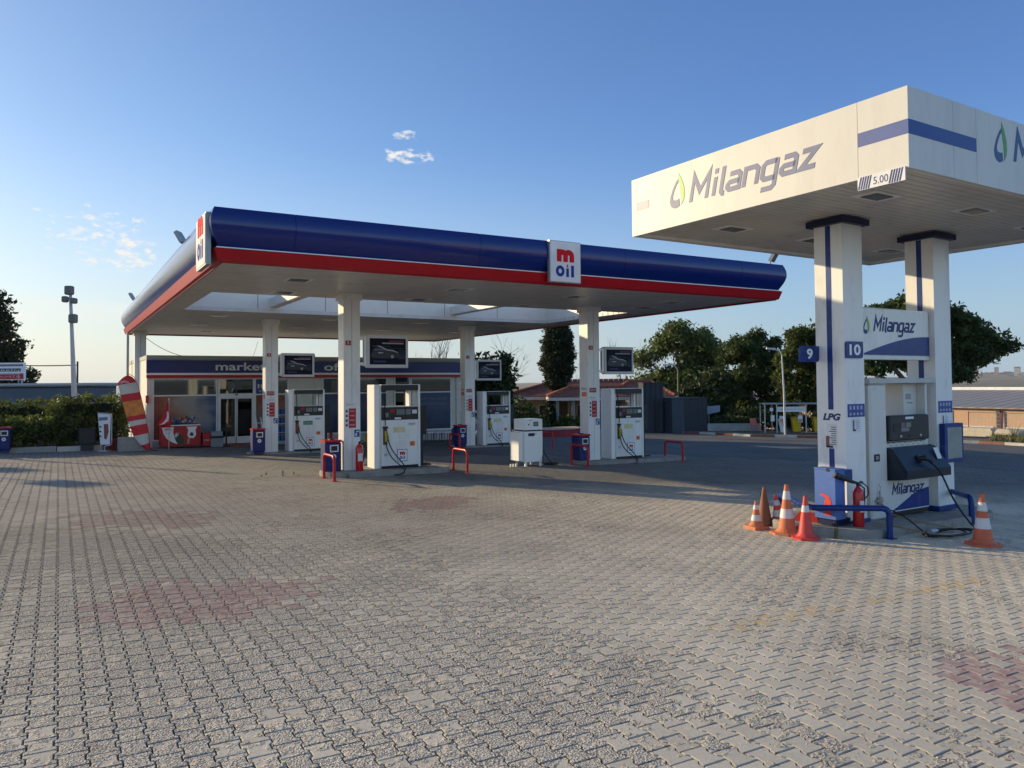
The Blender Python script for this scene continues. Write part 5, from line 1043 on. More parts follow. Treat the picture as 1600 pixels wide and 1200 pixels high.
# cypress: tall spindle
tree('cypress_tree', 'dark narrow cypress tree standing between the tiled roofs', 2.9, 49, -.5, [(.12*math.sin(i*2.3), .1*math.cos(i*1.9), 2.1+i*.42, r_, r_, .45) for i, r_ in enumerate((.18, .42, .68, .86, .98, 1.04, 1.04, 1.0, .94, .86, .76, .62, .46, .28))], 34000, .075, L_CYP, 3.2, .2, 3, clump=.06, thick=.16, dens=10)
def tree_blobs(seed, n, rx, rz, zc, br): 
    rr = random.Random(seed); o = []
    for i in range(n):
        a = rr.uniform(0, 6.28); q = rr.random()**.6; zz = rr.uniform(-1, 1); w = math.sqrt(max(0, 1-zz*zz*.8)); o.append((rx*q*w*math.cos(a), rx*.7*q*w*math.sin(a), zc+rz*zz, br*rr.uniform(.6, 1.2), br*rr.uniform(.6, 1.2), br*rr.uniform(.45, .8)))
    return o
tree('willow_tree', 'broad feathery green tree, tallest behind the dark sheds', 13.1, 60, -1.0, tree_blobs(4, 26, 3.2, 2.7, 4.6, 1.15)+[(-3.2, 0, 3.0, 1.1, 1, .9), (2.6, 0, 5.2, 1.1, 1, .9), (-.2, 0, 7.4, 1.0, .9, .7), (-3.6, .5, 2.0, .9, .9, .8)], 30000, .16, L_WIL, 4.2, .28, 4, clump=.26, thick=.7)
tree('low_tree', 'dark dense low tree right behind the dark sheds', 13.4, 53, -.8, tree_blobs(14, 14, 2.2, 1.3, 2.2, 1.0), 9000, .15, L_BUSH, 1.6, .2, 14, clump=.25, thick=.6)
tree('low_tree', 'second low dark tree filling the gap left of the open topped pine', 16.2, 57, -1.0, tree_blobs(15, 14, 2.0, 1.5, 2.2, 1.0), 9000, .15, L_BUSH, 1.6, .2, 15, clump=.25, thick=.6)
tree('low_tree', 'low green tree between the open topped pine and the tree behind the nine plate', 19.6, 56, -1.0, tree_blobs(16, 12, 1.7, 1.6, 2.2, .9), 8000, .15, L_OAK, 1.6, .2, 16, clump=.25, thick=.6)
tree('pine_tree', 'dark pine with an open top above the recycling shelter', 17.0, 55, -.9, tree_blobs(6, 22, 2.2, 2.4, 3.6, 1.0)+[(.6, 0, 6.6, .6, .6, .4), (1.7, 0, 6.0, .6, .5, .5), (-.9, 0, 5.9, .5, .5, .5), (.2, 0, 6.1, .7, .6, .6)], 24000, .14, L_PINE, 4.5, .24, 6, clump=.2, thick=.7)
tree('shade_tree', 'leafy tree behind the number nine plate', 19.7, 50, -.8, tree_blobs(8, 20, 2.2, 2.4, 3.9, 1.0)+[(-.9, 0, 6.0, .9, .8, .6), (.6, 0, 6.3, .9, .8, .6), (-1.9, 0, 4.6, .7, .7, .6)], 22000, .15, L_OAK, 3.8, .22, 8, clump=.2, thick=.75)
um = [(x_, y_, z_, a_, a_*.9, h_) for x_, y_, z_, a_, h_ in ((0, 0, 7.3, 1.7, .7), (-1.6, 0, 6.9, 1.4, .6), (1.5, 0, 6.9, 1.5, .7), (2.9, 0, 6.2, 1.4, .7), (4.3, .2, 5.5, 1.2, .6), (5.4, 0, 5.0, .9, .45), (-2.6, .3, 6.2, 1.0, .5), (.2, .5, 6.0, 1.9, .8), (2.2, .4, 5.2, 1.7, .8), (3.6, 0, 4.4, 1.2, .55), (-1.2, .4, 5.0, 1.5, .7), (-2.4, 0, 4.5, .9, .5), (1.0, 0, 4.0, 1.3, .6), (2.6, 0, 3.5, 1.2, .45), (3.2, .5, 4.9, 1.5, .7), (-.4, .3, 4.1, 1.0, .4), (-2.2, 0, 3.7, .8, .35))]
tree('umbrella_pine', 'large spreading umbrella pine behind the gas canopy columns', 23.4, 45, -.7, um, 26000, .15, L_PINE, 4.2, .3, 9, clump=.17, thick=.6, limbs=14)
tree('conifer_tree', 'tall dark conifer at the left edge behind the long grey building', -45.3, 68, -1.5, [(0+math.sin(i*2.1)*.5, math.cos(i*1.7)*.4, .8+i*1.0, 2.9*(1-i/12.5)+.5, 2.9*(1-i/12.5)+.5, .9) for i in range(12)], 15000, .22, L_CYP, 6, .3, 11, clump=.28, thick=.5)
tree('laurel_bush', 'dark evergreen tree just right of the shop, below the ad board', -1.3, 40, -.35, [(0, 0, 2.6, 1.0, .9, 1.3), (.7, .1, 3.0, .7, .7, .8), (-.6, 0, 3.4, .8, .8, .7), (.3, 0, 1.7, 1.1, 1.0, 1.0), (1.0, 0, 3.9, .35, .3, .35)], 9000, .13, L_BUSH, 2.2, .12, 12, clump=.2, thick=.7)
for i, (x, y, h, s, lab) in enumerate(((-4.6, 50, 6.3, 21, 'bare tree with upright twigs behind the shop roof'), (-5.6, 51, 5.7, 22, 'thin bare tree left of the other one behind the shop roof'), (8.6, 60, 6.6, 23, 'leafless pale tree behind the tiled roofs, tops above the right ad board'), (10.2, 60, 7.1, 24, 'taller leafless tree just left of the broad green tree'), (5.6, 56, 4.6, 25, 'small bare tree right of the cypress'), (-.5, 44, 5.0, 26, 'bare drooping tree above the far right ad board'))):
    root = thing('bare_tree', lab, 'tree', (x, y, terrain_h(x, y)), 0, 'leafless trees'); m = MB(); rr = random.Random(s); branches(m, (0, 0, -.2), (0, 0, 1), h*.5, .11, 4, rr, BARKG if i in (2, 3) else BARK, .5, 3, .35 if i != 5 else -.25); m.build('trunk', root)
# garden shrubs in front of the house
for i, (x, y, w, h, mt, lab, nm) in enumerate(((.4, 45.5, 1.3, 2.0, L_OAK, 'round green shrub with reddish leaves in front of the house wall', 'shrub'), (-.6, 44.6, .9, 1.5, L_BUSH, 'dark shrub beside the far right pump', 'shrub'), (2.3, 46.3, .55, 1.9, L_CYP, 'small dark conical tree before the beige house wall', 'small_tree'), (1.4, 45.6, .9, .75, L_HEDGE, 'bright green low plants before the house wall', 'shrub'), (3.3, 46.3, 1.0, .85, L_HEDGE, 'low green plants between the pavilion posts', 'shrub'), (5.2, 46.6, 1.0, 1.3, L_BUSH, 'dark green shrub behind the right front column', 'shrub'), (10.7, 47.5, 1.3, 1.2, L_HEDGE, 'green shrub at the right end of the dark sheds', 'shrub'), (13.0, 46.5, 1.6, 1.0, L_BUSH, 'dark shrubs left of the recycling shelter', 'shrub'), (14.6, 47.5, 1.8, 1.4, L_BUSH, 'dark shrub behind the pink chair', 'shrub'), (17.4, 47.5, 1.8, 1.2, L_BUSH, 'dark shrub behind the yellow bins', 'shrub'))):
    root = thing(nm, lab, 'shrub', (x, y, zw(x, y)+.02), 0); m = MB(); rr = random.Random(i); branches(m, (0, 0, -.1), (0, 0, 1), h*.5, .03, 2, rr, BARK, .6, 3); m.build('trunk', root)
    crown('crown', root, [(0, 0, h*.5, w*.8, w*.7, h*.48), (w*.4, 0, h*.4, w*.5, w*.5, h*.36), (-w*.4, 0, h*.45, w*.5, w*.5, h*.4)] if nm == 'shrub' else [(0, 0, h*(.15+.14*k), w*(1-.15*k), w*(1-.15*k), h*.12) for k in range(6)], 2600, .10, mt, 40+i, clump=.10, thick=.6)
# hedges at the left
def hedge(label, u, v, L_, D, Hh, seed, n=15000):
    x, y = uv(u, v); root = thing('hedge', label, 'hedge', (x, y, zg(u, v)+.1), TH, None); m = MB(); hc = mat('hedge_core', (.012, .017, .006), .95)
    nx = int(L_/.5); rr = random.Random(seed); m.loft([[(-L_/2+.2+i*(L_-.4)/nx, s*(D/2-.22), .25 if z == 0 else Hh-.3+rr.uniform(-.08, .08)) for z, s in ((0, -1), (1, -1), (1, 1), (0, 1))] for i in range(nx+1)], hc); m.build('stems', root)
    k = int(L_/.6); bl = []
    for i in range(k):
        for zz in (.35, .6, .9): bl.append((-L_/2+.3+i*(L_-.6)/(k-1), 0, Hh*zz*.86, .5, D/2, Hh*.24))
    crown('leaves', root, bl, n, .07, L_HEDGE, seed, clump=.10, thick=.12, dens=8); return root
hedge('long clipped green hedge behind the red and white kerb at the left', -3.3, 33.6, 8.6, 1.4, 1.08, 31, 20000)
hedge('second green hedge farther back, behind the clipped hedge', -3.4, 38.5, 7.0, 1.3, 1.62, 32, 13000)
hedge('taller loose light green hedge end beside the small poster stand', 1.0, 34.2, 2.3, 1.6, 1.85, 33, 9000)
hedge('hedge continuing past the left edge of the clipped hedge', -11.5, 33.6, 6.8, 1.4, 1.08, 34, 6000)
# grass strips
def grass(name, pts, n, h, seed, k=1.0):
    rng = np.random.default_rng(seed); P = []
    a, b, c, d = [np.array(p, float) for p in pts]; s, t = rng.random(n), rng.random(n); q = a*((1-s)*(1-t))[:, None]+b*(s*(1-t))[:, None]+c*(s*t)[:, None]+d*((1-s)*t)[:, None]
    vs = []
    for (u, v) in q:
        x, y = uv(u, v); z = zg(u, v)+.05; hh = h*rng.uniform(.4, 1.2); an = rng.uniform(0, 6.28); w = .018*k; dx, dy = math.cos(an)*w, math.sin(an)*w; lx, ly = rng.normal()*hh*.3, rng.normal()*hh*.3
        vs += [(x-dx, y-dy, z), (x+dx, y+dy, z), (x+lx, y+ly, z+hh)]
    me = bpy.data.meshes.new(name); me.from_pydata(vs, [], [(3*i, 3*i+1, 3*i+2) for i in range(n)]); me.materials.append(mat('dry_grass', (.17, .16, .055), .8, var=.45, scale=2)); o = bpy.data.objects.new(name, me); COL.objects.link(o); tag(o, 'dry yellow green grass along the kerb at the right', 'grass'); o['kind'] = 'stuff'
grass('grass', [(37.2, 19.6), (37.5, 8), (41.3, 8), (41.3, 21.5)], 11000, .26, 5, 1.4)

# ------------------------------------------------------------------ buildings around
def corr(name, col, period=.25):
    m = mat(name, col, .55, var=.1, scale=1); N = m.node_tree.nodes; L = m.node_tree.links; tc = N.new('ShaderNodeTexCoord'); w = N.new('ShaderNodeTexWave'); w.inputs['Scale'].default_value = .314/period; w.bands_direction = 'X'; L.new(tc.outputs['Object'], w.inputs['Vector']); bp = N.new('ShaderNodeBump'); bp.inputs['Distance'].default_value = .03; L.new(w.outputs['Fac'], bp.inputs['Height']); L.new(bp.outputs[0], N['Principled BSDF'].inputs['Normal']); return m
def shed_left():
    root = thing('storage_building', 'long low grey blue building with pale roof edge behind the hedges at the left', 'building', (-42, 53, -1.6), 0); w = corr('shed_sheet', (.075, .10, .14), 2.2); m = MB(); m.box(-22, 14.9, -3, 6, 0, 4.05, w, .12); m.build('wall', root)
    m = MB(); m.box(-22.2, 15.2, -3.25, 6.2, 4.06, 4.27, mat('roof_edge', (.40, .39, .38), .6), .08); m.build('roof', root)
    m = MB(); m.tube([(8.0, 0, 4.2), (8.0, 0, 4.95)], .03, GREY); m.tube([(6.2, 0, 4.93), (8.0, 0, 4.93)], .025, GREY); m.tube([(6.2, 0, 4.2), (6.2, 0, 4.93)], .03, GREY); m.build('roof_rail', root)
    r2 = thing('roof_sign', 'white black and red sign board above the long grey building at the left edge', 'sign', (-35.9, 55.5, 2.7), 0); m = MB(); m.box(-6, .75, 0, .12, .25, 1.50, PAPER); m.box(-6, .65, -.01, -.001, .30, .72, RED); m.box(-6, .45, -.01, -.001, .86, 1.08, BLACK); m.box(-6, .6, -.01, -.001, 1.24, 1.38, mat('sign_grey', (.15, .13, .14), .5)); m.build('board', r2)
    m = MB(); m.text('OTO TAMİR', (-3.2, -.012, .40), X, Z, 3.7, .22, mat('sign_pink', (.5, .25, .25), .5), .003); m.text('KARBİN', (-1.75, -.012, .90), X, Z, 2.1, .14, PAPER, .003); m.build('lettering', r2)
    m = MB()
    for x in (-5, -2, .5): m = MB(); m.box(x-.05, x+.05, .02, .10, -.1, .249, GREY); m.build('post', r2)
shed_left()
def poles_left():
    root = thing('floodlight_pole', 'tall leaning grey pole with four floodlights behind the hedge', 'light pole', (-21.55, 38, -.1), 0); m = MB(); m.tube([(0, 0, 0), (-.04, 0, 1.5), (-.2, 0, 5.0), (-.30, 0, 7.15)], [.16, .14, .09, .07], mat('pole_grey', (.46, .46, .47), .5), 10); m.build('pole', root)
    for dx, z, w, h in ((-.30, 7.28, .38, .44), (-.50, 6.84, .25, .30), (-.06, 6.76, .24, .28), (-.10, 5.88, .36, .44)): m = MB(); m.box(dx-w/2, dx+w/2, -.26, .06, z-h/2, z+h/2, mat('flood_case', (.17, .16, .15), .5), .05); m.box(dx-w/2+.04, dx+w/2-.04, -.27, -.2605, z-h/2+.04, z+h/2-.04, SCREEN); m.build('floodlight', root)
    r = thing('utility_pole', 'thin dark pole carrying a single cable behind the floodlight pole', 'pole', (-33.9, 60, -2), 0); m = MB(); m.tube([(0, 0, 0), (0, 0, 6.4)], .07, DARKG, 8); m.build('pole', r)
    cable('power_cable', 'straight thin cable running from the dark conifer to the thin pole', (-44.5, 64, 4.45), (-33.9, 60, 4.12), .12, .045)
poles_left()
def truck():
    x, y = uv(4.45, 47.5); root = thing('box_truck', 'pale blue truck with black front frame half hidden behind the shop corner', 'truck', (x, y, .1), TH); bl = mat('truck_blue', (.16, .22, .34), .4)
    m = MB(); m.box(-1.45, 1.25, -2.6, 5.0, .62, 2.35, bl, .04); m.build('cargo_box', root)
    m = MB(); m.box(-1.55, -1.451, -2.7, -2.3, .5, 2.6, BLACK, .04); m.box(-1.5, 1.3, -2.75, -2.601, 2.2, 2.55, BLACK, .03); m.build('frame', root)
    m = MB(); m.box(-1.35, 1.15, -2.5, 4.9, .45, .619, DARKG); m.build('chassis', root)
    for s in (-1.3, 1.0):
        for yy in (-1.6, 3.4): m = MB(); m.tube([(s-.05, yy, .42), (s+.25, yy, .42)], .42, RUBBER, 16); m.build('wheel', root)
    m = MB(); m.box(-1.47, -1.3, -2.3, -1.9, .15, .6, WHITEG, .03); m.build('mudguard', root)
truck()
TILE = mat('roof_tile', (.26, .085, .05), .8, var=.35, scale=6, dirt=((.16, .10, .08), .6, 3, .5))
def tiled(m, pts_eave, ridge, rows=9):
    """hip roof with real tile courses stepping up: eave rectangle (x0,x1,y0,y1,z), ridge (xa,xb,y,z)"""
    x0, x1, y0, y1, ze = pts_eave; xa, xb, yr, zr = ridge
    for i in range(rows):
        t, t2 = i/rows, (i+1)/rows; f = lambda t, a, b: a+(b-a)*t
        a = [(f(t, x0, xa), f(t, y0, yr)), (f(t, x1, xb), f(t, y0, yr)), (f(t, x1, xb), f(t, y1, yr)), (f(t, x0, xa), f(t, y1, yr))]; b = [(f(t2, x0, xa), f(t2, y0, yr)), (f(t2, x1, xb), f(t2, y0, yr)), (f(t2, x1, xb), f(t2, y1, yr)), (f(t2, x0, xa), f(t2, y1, yr))]
        z, z2 = f(t, ze, zr), f(t2, ze, zr); m.loft([[(p[0], p[1], z) for p in a], [(p[0], p[1], z+.045) for p in a], [(p[0], p[1], z2+.03) for p in b]], TILE)
    L_ = lambda p, q: Vector(p).lerp(Vector(q), 0)
    for p, q in (((x0, y0, ze), (xa, yr, zr)), ((x1, y0, ze), (xb, yr, zr)), ((x0, y1, ze), (xa, yr, zr)), ((x1, y1, ze), (xb, yr, zr)), ((xa, yr, zr), (xb, yr, zr))):
        p, q = Vector(p), Vector(q); n = int((q-p).length/.33)
        for k in range(n): a = p.lerp(q, k/n); b = p.lerp(q, (k+.9)/n); m.tube([a+Z*.07, b+Z*.09], [.11, .09], TILE, 6)
def house():
    root = thing('tiled_house', 'low beige house with red tiled hip roof behind the cypress', 'house', (4.0, 52, -.6), 0)
    wm = mat('house_wall', (.42, .33, .25), .85, var=.08); m = MB(); m.box(-3.6, 5.6, -1.6, 3.0, 0, 2.0, wm); m.build('wall', root)
    m = MB(); tiled(m, (-4.6, 6.6, -2.6, 4.0, 2.12), (-.9, 4.0, .7, 3.08), 12); m.build('roof', root); m = MB(); m.box(-4.65, 6.65, -2.65, 4.05, 1.93, 2.115, mat('eave_white', (.58, .53, .46), .6)); m.build('eave', root)
    for x in (-2.3, .2, 2.6): m = MB(); m.box(x, x+.9, -1.66, -1.601, .5, 1.6, FRW()); m.box(x+.07, x+.83, -1.67, -1.6605, .57, 1.53, BLACK); m.build('window', root)
    m = MB(); m.box(-1.2, -.3, -1.66, -1.601, .0, 1.85, FRW()); m.box(-1.12, -.38, -1.67, -1.6605, .05, 1.78, mat('door_brown', (.12, .08, .05), .5)); m.build('door', root)
    r = thing('garden_pavilion', 'open pavilion with small tiled roof on grey posts in front of the house', 'pavilion', (5.1, 47.3, -.5), 0)
    m = MB(); tiled(m, (-2.9, 2.9, -1.5, 1.7, 2.03), (-1.65, 1.65, .1, 2.52), 6); m.build('roof', r); m = MB(); m.box(-2.95, 2.95, -1.55, 1.75, 1.85, 2.025, MATS['eave_white']); m.build('eave', r)
    for x in (-2.4, -1.45, .4, 2.3):
        for y in (-1.2, 1.4): m = MB(); m.box(x-.09, x+.09, y-.09, y+.09, 0, 1.849, mat('post_grey', (.26, .24, .22), .7)); m.build('post', r)
    r3 = thing('low_house', 'grey brown roofed annex between the pavilion and the dark shed', 'house', (8.4, 51, -.6), 0); m = MB(); m.box(-1.4, 1.4, -1.2, 2, 0, 2.0, wm); m.build('wall', r3); m = MB(); tiled(m, (-2.0, 2.0, -1.8, 2.6, 2.1), (-.6, .8, .4, 3.0), 8); m.build('roof', r3)
def FRW(): return mat('window_white', (.6, .6, .58), .5)
house()
def dark_sheds():
    dm = corr('dark_sheet', (.018, .026, .038), .3)
    r = thing('dark_shed', 'tall narrow dark blue shed box beside the pavilion', 'shed', (8.15, 44.5, -.5), R(6)); m = MB(); m.box(-.65, .55, -.2, 1.2, 0, 2.85, dm); m.box(-.68, .58, -.23, 1.23, 2.851, 2.89, DARKG); m.build('wall', r)
    m = MB(); m.box(-1.5, -.651, -.3, .6, 1.75, 1.87, mat('awning_grey', (.10, .10, .11), .7)); m.box(.551, 1.2, -.3, .6, 1.8, 1.88, MATS['awning_grey']); m.build('awning', r)
    m = MB(); m.box(-1.45, -1.4, -.2, .5, 0, 1.749, DARKG); m.box(-1.4, -.66, .4, .5, 0, 1.749, BLACK); m.build('side_screen', r)
    r = thing('dark_shed', 'wider lower dark grey shed right of the tall dark box', 'shed', (9.9, 44.6, -.55), R(22)); m = MB(); m.box(-1.1, -.28, -.5, 1.6, 0, 1.98, mat('shed_grey', (.05, .062, .075), .7)); m.box(-.279, 1.3, -.5, 1.6, 0, 1.96, dm); m.build('wall', r); m = MB(); m.box(-1.15, 1.35, -.55, 1.65, 1.981, 2.04, DARKG); m.build('roof', r)
    m = MB(); m.box(-1.7, -1.101, .3, 1.2, 0, 1.95, BLACK); m.build('gap_block', r)  # plain black block filling the dark gap between the two sheds
dark_sheds()
def shelter():
    r = thing('recycling_shelter', 'open metal shelter with white sign and poster sheets at the far kerb', 'shelter', (15.6, 42.0, -.42), R(-8)); 
    for x in (-1.78, -1.15, .38, 1.9):
        for yy in (0, 1.4): m = MB(); m.box(x-.03, x+.03, yy-.03, yy+.03, 0, 1.55, STEEL); m.build('post', r)
    m = MB(); m.box(-1.85, 2.6, -.1, 1.5, 1.551, 1.60, GREY); m.build('roof', r)
    s = MB(); s.box(-1.12, .36, -.045, -.031, 1.14, 1.42, PAPER); sp = s.build('sign_panel', r); m = MB(); m.text('GERİ DÖNÜŞÜM NOKTASI', (-1.0, -.0455, 1.24), X, Z, 1.1, .08, mat('sign_green', (.08, .22, .1), .5), .002); m.prism([(.05*math.cos(q), .05*math.sin(q)) for q in range(6)], (.22, -.046, 1.28), X, Z, (0, -.003, 0), YEL); m.build('lettering', sp)
    pk_ = mat('poster_pink', (.55, .25, .22), .6)
    for x, z, w, h in ((-1.52, 1.18, .18, .18), (-1.48, .62, .20, .34), (-1.02, .58, .24, .34), (-.05, .56, .24, .38)): m = MB(); m.box(x, x+w, -.05, -.035, z, z+h, PAPER); m.box(x+.02, x+w-.02, -.055, -.0505, z+.02, z+h*.5, pk_ if w > .21 else PAPER); m.build('poster', r)
    for i, (x, y, lab) in enumerate(((15.55, 42.3, 'left yellow wheeled bin under the recycling shelter'), (16.65, 42.15, 'right yellow wheeled bin, nearer the gas canopy column'))):
        b = thing('wheeled_bin', lab, 'wheeled bin', (x, y, -.42), R(-8), 'yellow bins at the recycling shelter'); ym = mat('bin_yellow', (.62, .42, .01), .45); m = MB(); m.loft([[(a*s, b_*s, z) for a, b_ in ((-.22, -.25), (.22, -.25), (.22, .25), (-.22, .25))] for s, z in ((.72, .06), (1, .72), (1.06, .74), (1.06, .78))], ym); m.build('body', b)
        m = MB(); m.loft([[(-.26, -.30, .781), (.26, -.30, .781), (.26, .27, .781), (-.26, .27, .781)], [(-.22, -.24, .84), (.22, -.24, .84), (.22, .25, .86), (-.22, .25, .86)]], mat('bin_lid_yellow', (.45, .32, .01), .5)); m.build('lid', b); m = MB(); m.tube([(-.2, .22, .07), (-.14, .22, .07)], .07, BLACK, 10); m.build('wheel', b); m = MB(); m.tube([(.14, .22, .07), (.2, .22, .07)], .07, BLACK, 10); m.build('wheel', b)
    b = thing('waste_container', 'dark green container with pale lid at the edge of the column', 'container', (17.5, 42.3, -.42), 0); m = MB(); m.loft([[(a*s, b_*s, z) for a, b_ in ((-.4, -.35), (.4, -.35), (.4, .35), (-.4, .35))] for s, z in ((.85, .08), (1, .8))], mat('container_green', (.03, .09, .07), .5)); m.build('body', b); m = MB(); m.loft([[(-.42, -.37, .801), (.42, -.37, .801), (.42, .37, .801), (-.42, .37, .801)], [(-.3, -.2, 1.0), (.3, -.2, 1.0), (.3, .25, 1.0), (-.3, .25, 1.0)]], mat('lid_pale', (.3, .36, .3), .5)); m.build('lid', b)
    c = thing('plastic_chair', 'pink plastic chair left of the recycling shelter', 'chair', (13.4, 42.4, -.42), R(20)); pm_ = mat('chair_pink', (.50, .13, .10), .5)
    m = MB(); m.box(-.22, .22, -.2, .2, .36, .40, pm_, .01); m.build('seat', c); m = MB(); m.loft([[(-.22, .18, .40), (.22, .18, .40), (.22, .22, .40), (-.22, .22, .40)], [(-.20, .28, .78), (.20, .28, .78), (.20, .31, .78), (-.20, .31, .78)]], pm_); m.build('backrest', c)
    for x in (-.18, .18):
        for y in (-.16, .16): m = MB(); m.tube([(x*1.1, y*1.1, 0), (x, y, .37)], .018, pm_, 6); m.build('leg', c)
    l = thing('street_lamp', 'slim white street lamp pole in front of the recycling shelter', 'street lamp', (14.35, 40.6, -.42), 0); m = MB(); m.tube([(0, 0, 0), (-.02, 0, 2.2), (-.10, 0, 4.2)], [.06, .05, .035], mat('lamp_white', (.55, .55, .53), .5), 8); m.tube([(-.10, 0, 4.2), (-.25, -.1, 4.42), (-.55, -.2, 4.5)], .03, MATS['lamp_white'], 6); m.build('pole', l); m = MB(); m.loft([[(-.5, -.25, 4.46), (-.5, -.1, 4.46), (-.5, -.1, 4.56), (-.5, -.25, 4.56)], [(-.98, -.32, 4.50), (-.98, -.14, 4.50), (-.98, -.16, 4.58), (-.98, -.30, 4.58)]], MATS['lamp_white']); m.build('lamp_head', l)
    l = thing('street_lamp', 'short pale street lamp in front of the broad green tree', 'street lamp', (11.2, 52, -.7), 0); m = MB(); m.tube([(0, 0, 0), (0, 0, 3.9)], [.06, .04], mat('lamp_post_olive', (.25, .24, .14), .6), 8); m.tube([(0, 0, 3.9), (-.3, -.2, 4.3), (-.7, -.4, 4.25)], .03, MATS['lamp_white'], 6); m.build('pole', l); m = MB(); m.box(-1.15, -.65, -.55, -.25, 4.18, 4.32, PAPER, .03); m.build('lamp_head', l)
    w = thing('leaning_sheet', 'white board leaning inside the recycling shelter', 'board', (14.75, 42.4, -.42), R(-8)); m = MB(); m.prism([(0, 0), (.22, 0), (.08, .75), (-.12, .75)], (0, 0, 0), X, Vector((0, .15, .98)), (0, .02, 0), PAPER); m.build('board', w)
    t = thing('pale_tarp', 'tilted grey tarpaulin under the trees left of the recycling shelter', 'tarpaulin', (11.7, 45.5, -.4), 0); m = MB(); m.loft([[(-.75, 0, .75), (.55, .2, 1.0), (.6, .2, 1.02), (-.7, 0, .77)], [(-.45, .6, 1.28), (.75, .8, 1.35), (.78, .8, 1.37), (-.42, .6, 1.30)]], mat('tarp_grey', (.24, .25, .27), .7)); m.build('sheet', t); m = MB(); m.tube([(0, .4, 0), (0, .4, 1.1)], .025, GREY, 6); m.build('post', t)
    g = thing('garden_wall', 'low pale wall in shade under the trees beyond the kerb', 'wall', (12.3, 44.6, -.45), R(-6)); m = MB(); m.box(-2.2, 2.0, 0, .2, 0, .42, mat('garden_wall', (.36, .36, .34), .85, var=.2)); m.build('wall', g)
shelter()
def warehouse():
    root = thing('warehouse', 'long peach coloured warehouse with grey sloping roof beyond the fence', 'warehouse', uv(62, 38)+(-2.6,), TH-R(90)); pm_ = mat('peach_wall', (.50, .33, .22), .85, var=.06, dirt=((.3, .2, .14), .3, 1, .5))
    m = MB(); m.box(-26, 22, 0, 22, 0, 2.72, pm_); m.build('wall', root)
    m = MB(); m.loft([[(-26.3, -.4, 2.74), (22.3, -.4, 2.74), (22.3, 12, 3.92), (-26.3, 12, 3.92)], [(-26.3, -.4, 2.84), (22.3, -.4, 2.84), (22.3, 12, 4.02), (-26.3, 12, 4.02)]], corr('warehouse_roof', (.25, .23, .205), 1.0)); m.box(-26.3, 22.3, 12.05, 13, 3.7, 4.28, PAPER); m.box(-26.2, 22.2, 13.01, 22, 3.6, 3.7, DARKG); m.build('roof', root)
    for x in range(-26, 22, 4): m = MB(); m.box(x, x+.28, -.25, -.001, 0, 2.6, mat('pilaster_dark', (.07, .06, .055), .7)); m.build('pilaster', root)
    for x in range(-26, 20, 4): m = MB(); m.box(x+.6, x+3.7, -.08, -.001, .75, 1.35, FRW()); m.box(x+.68, x+2.1, -.09, -.0805, .82, 1.28, mat('pane_blue', (.10, .14, .18), .2)); m.box(x+2.2, x+3.62, -.09, -.0805, .82, 1.28, MATS['pane_blue']); m.build('window', root)
    g = thing('green_banner', 'green and white hanging banner seen through the gas pump opening', 'banner', (24.4, 50, -1.0), R(-6)); m = MB(); m.box(-.6, .6, 0, .03, .85, 1.85, mat('banner_green', (.04, .36, .14), .6)); m.box(-.42, .42, -.01, -.001, 1.28, 1.7, PAPER); m.build('cloth', g); m = MB(); m.tube([(-.65, .05, -.2), (-.65, .05, 2.0)], .03, STEEL, 6); m.build('post', g); m = MB(); m.tube([(.65, .05, -.2), (.65, .05, 2.0)], .03, STEEL, 6); m.build('post', g)
warehouse()
def fences():
    rm = mat('fence_red', (.30, .03, .03), .5); n = 0
    for i in range(5):
        x, y = uv(42.2, 23.2-i*1.72); z = -.66; labs = ['barrier fence panel just right of the notice board', 'barrier fence panel with red frames in the middle of the grass strip', 'barrier fence panel near the right edge, above the tall weeds', 'barrier fence panel at the right edge of the picture', 'last barrier fence panel beyond the right edge']
        g = thing('fence_panel', labs[i], 'fence panel', (x, y, z), TH-R(90), 'wire fence panels with red feet'); m = MB(); m.tube([(0, 0, .5), (0, 0, 1.3), (1.55, 0, 1.3), (1.55, 0, .5), (0, 0, .5)], .022, STEEL, 6)
        for k in range(1, 8): m.tube([(k*.194, 0, .5), (k*.194, 0, 1.3)], .007, STEEL, 4)
        for k in range(1, 4): m.tube([(0, .01, .5+k*.2), (1.55, .01, .5+k*.2)], .007, STEEL, 4)
        m.build('mesh_panel', g); m = MB(); m.tube([(-.08, 0, .2), (-.08, 0, 1.35)], .03, rm, 6); m.tube([(-.08, 0, .55), (-.3, -.25, .08)], .022, rm, 6); m.tube([(-.08, 0, .55), (.14, -.25, .08)], .022, rm, 6); m.build('frame', g)
        b = MB(); rr = random.Random(i); b.loft([[(a*s+rr.uniform(-.03, .03), c*s, zz+rr.uniform(-.02, .02)) for a, c in ((-.8, -.3), (.75, -.3), (.8, .3), (-.75, .3))] for s, zz in ((1.02, 0), (1, .35), (.86, .5))], mat('barrier_concrete', (.50, .44, .33), .9, var=.15, bump=.4)); xx, yy = uv(41.8, 22.5-i*1.72); o = b.build('concrete_block', None, loc=(xx, yy, z), rot=TH-R(90)); tag(o, ['pale concrete block at the foot of the fence, next to the notice board', 'pale concrete block under the second fence panel', 'pale concrete block under the third fence panel', 'pale concrete block at the right picture edge', 'concrete block beyond the right edge'][i], 'concrete block', 'pale concrete blocks under the fence')
fences()
for i, (x, y) in enumerate((uv(40.9, 20.4), uv(41.0, 19.3))): weed('tall_weed', ['tall dry weed in front of the concrete blocks at the right', 'second tall dry weed, farther right before the concrete blocks'][i], (x, y, zw(x, y)), .75, 26, 60+i, 'tall dry weeds at the right')
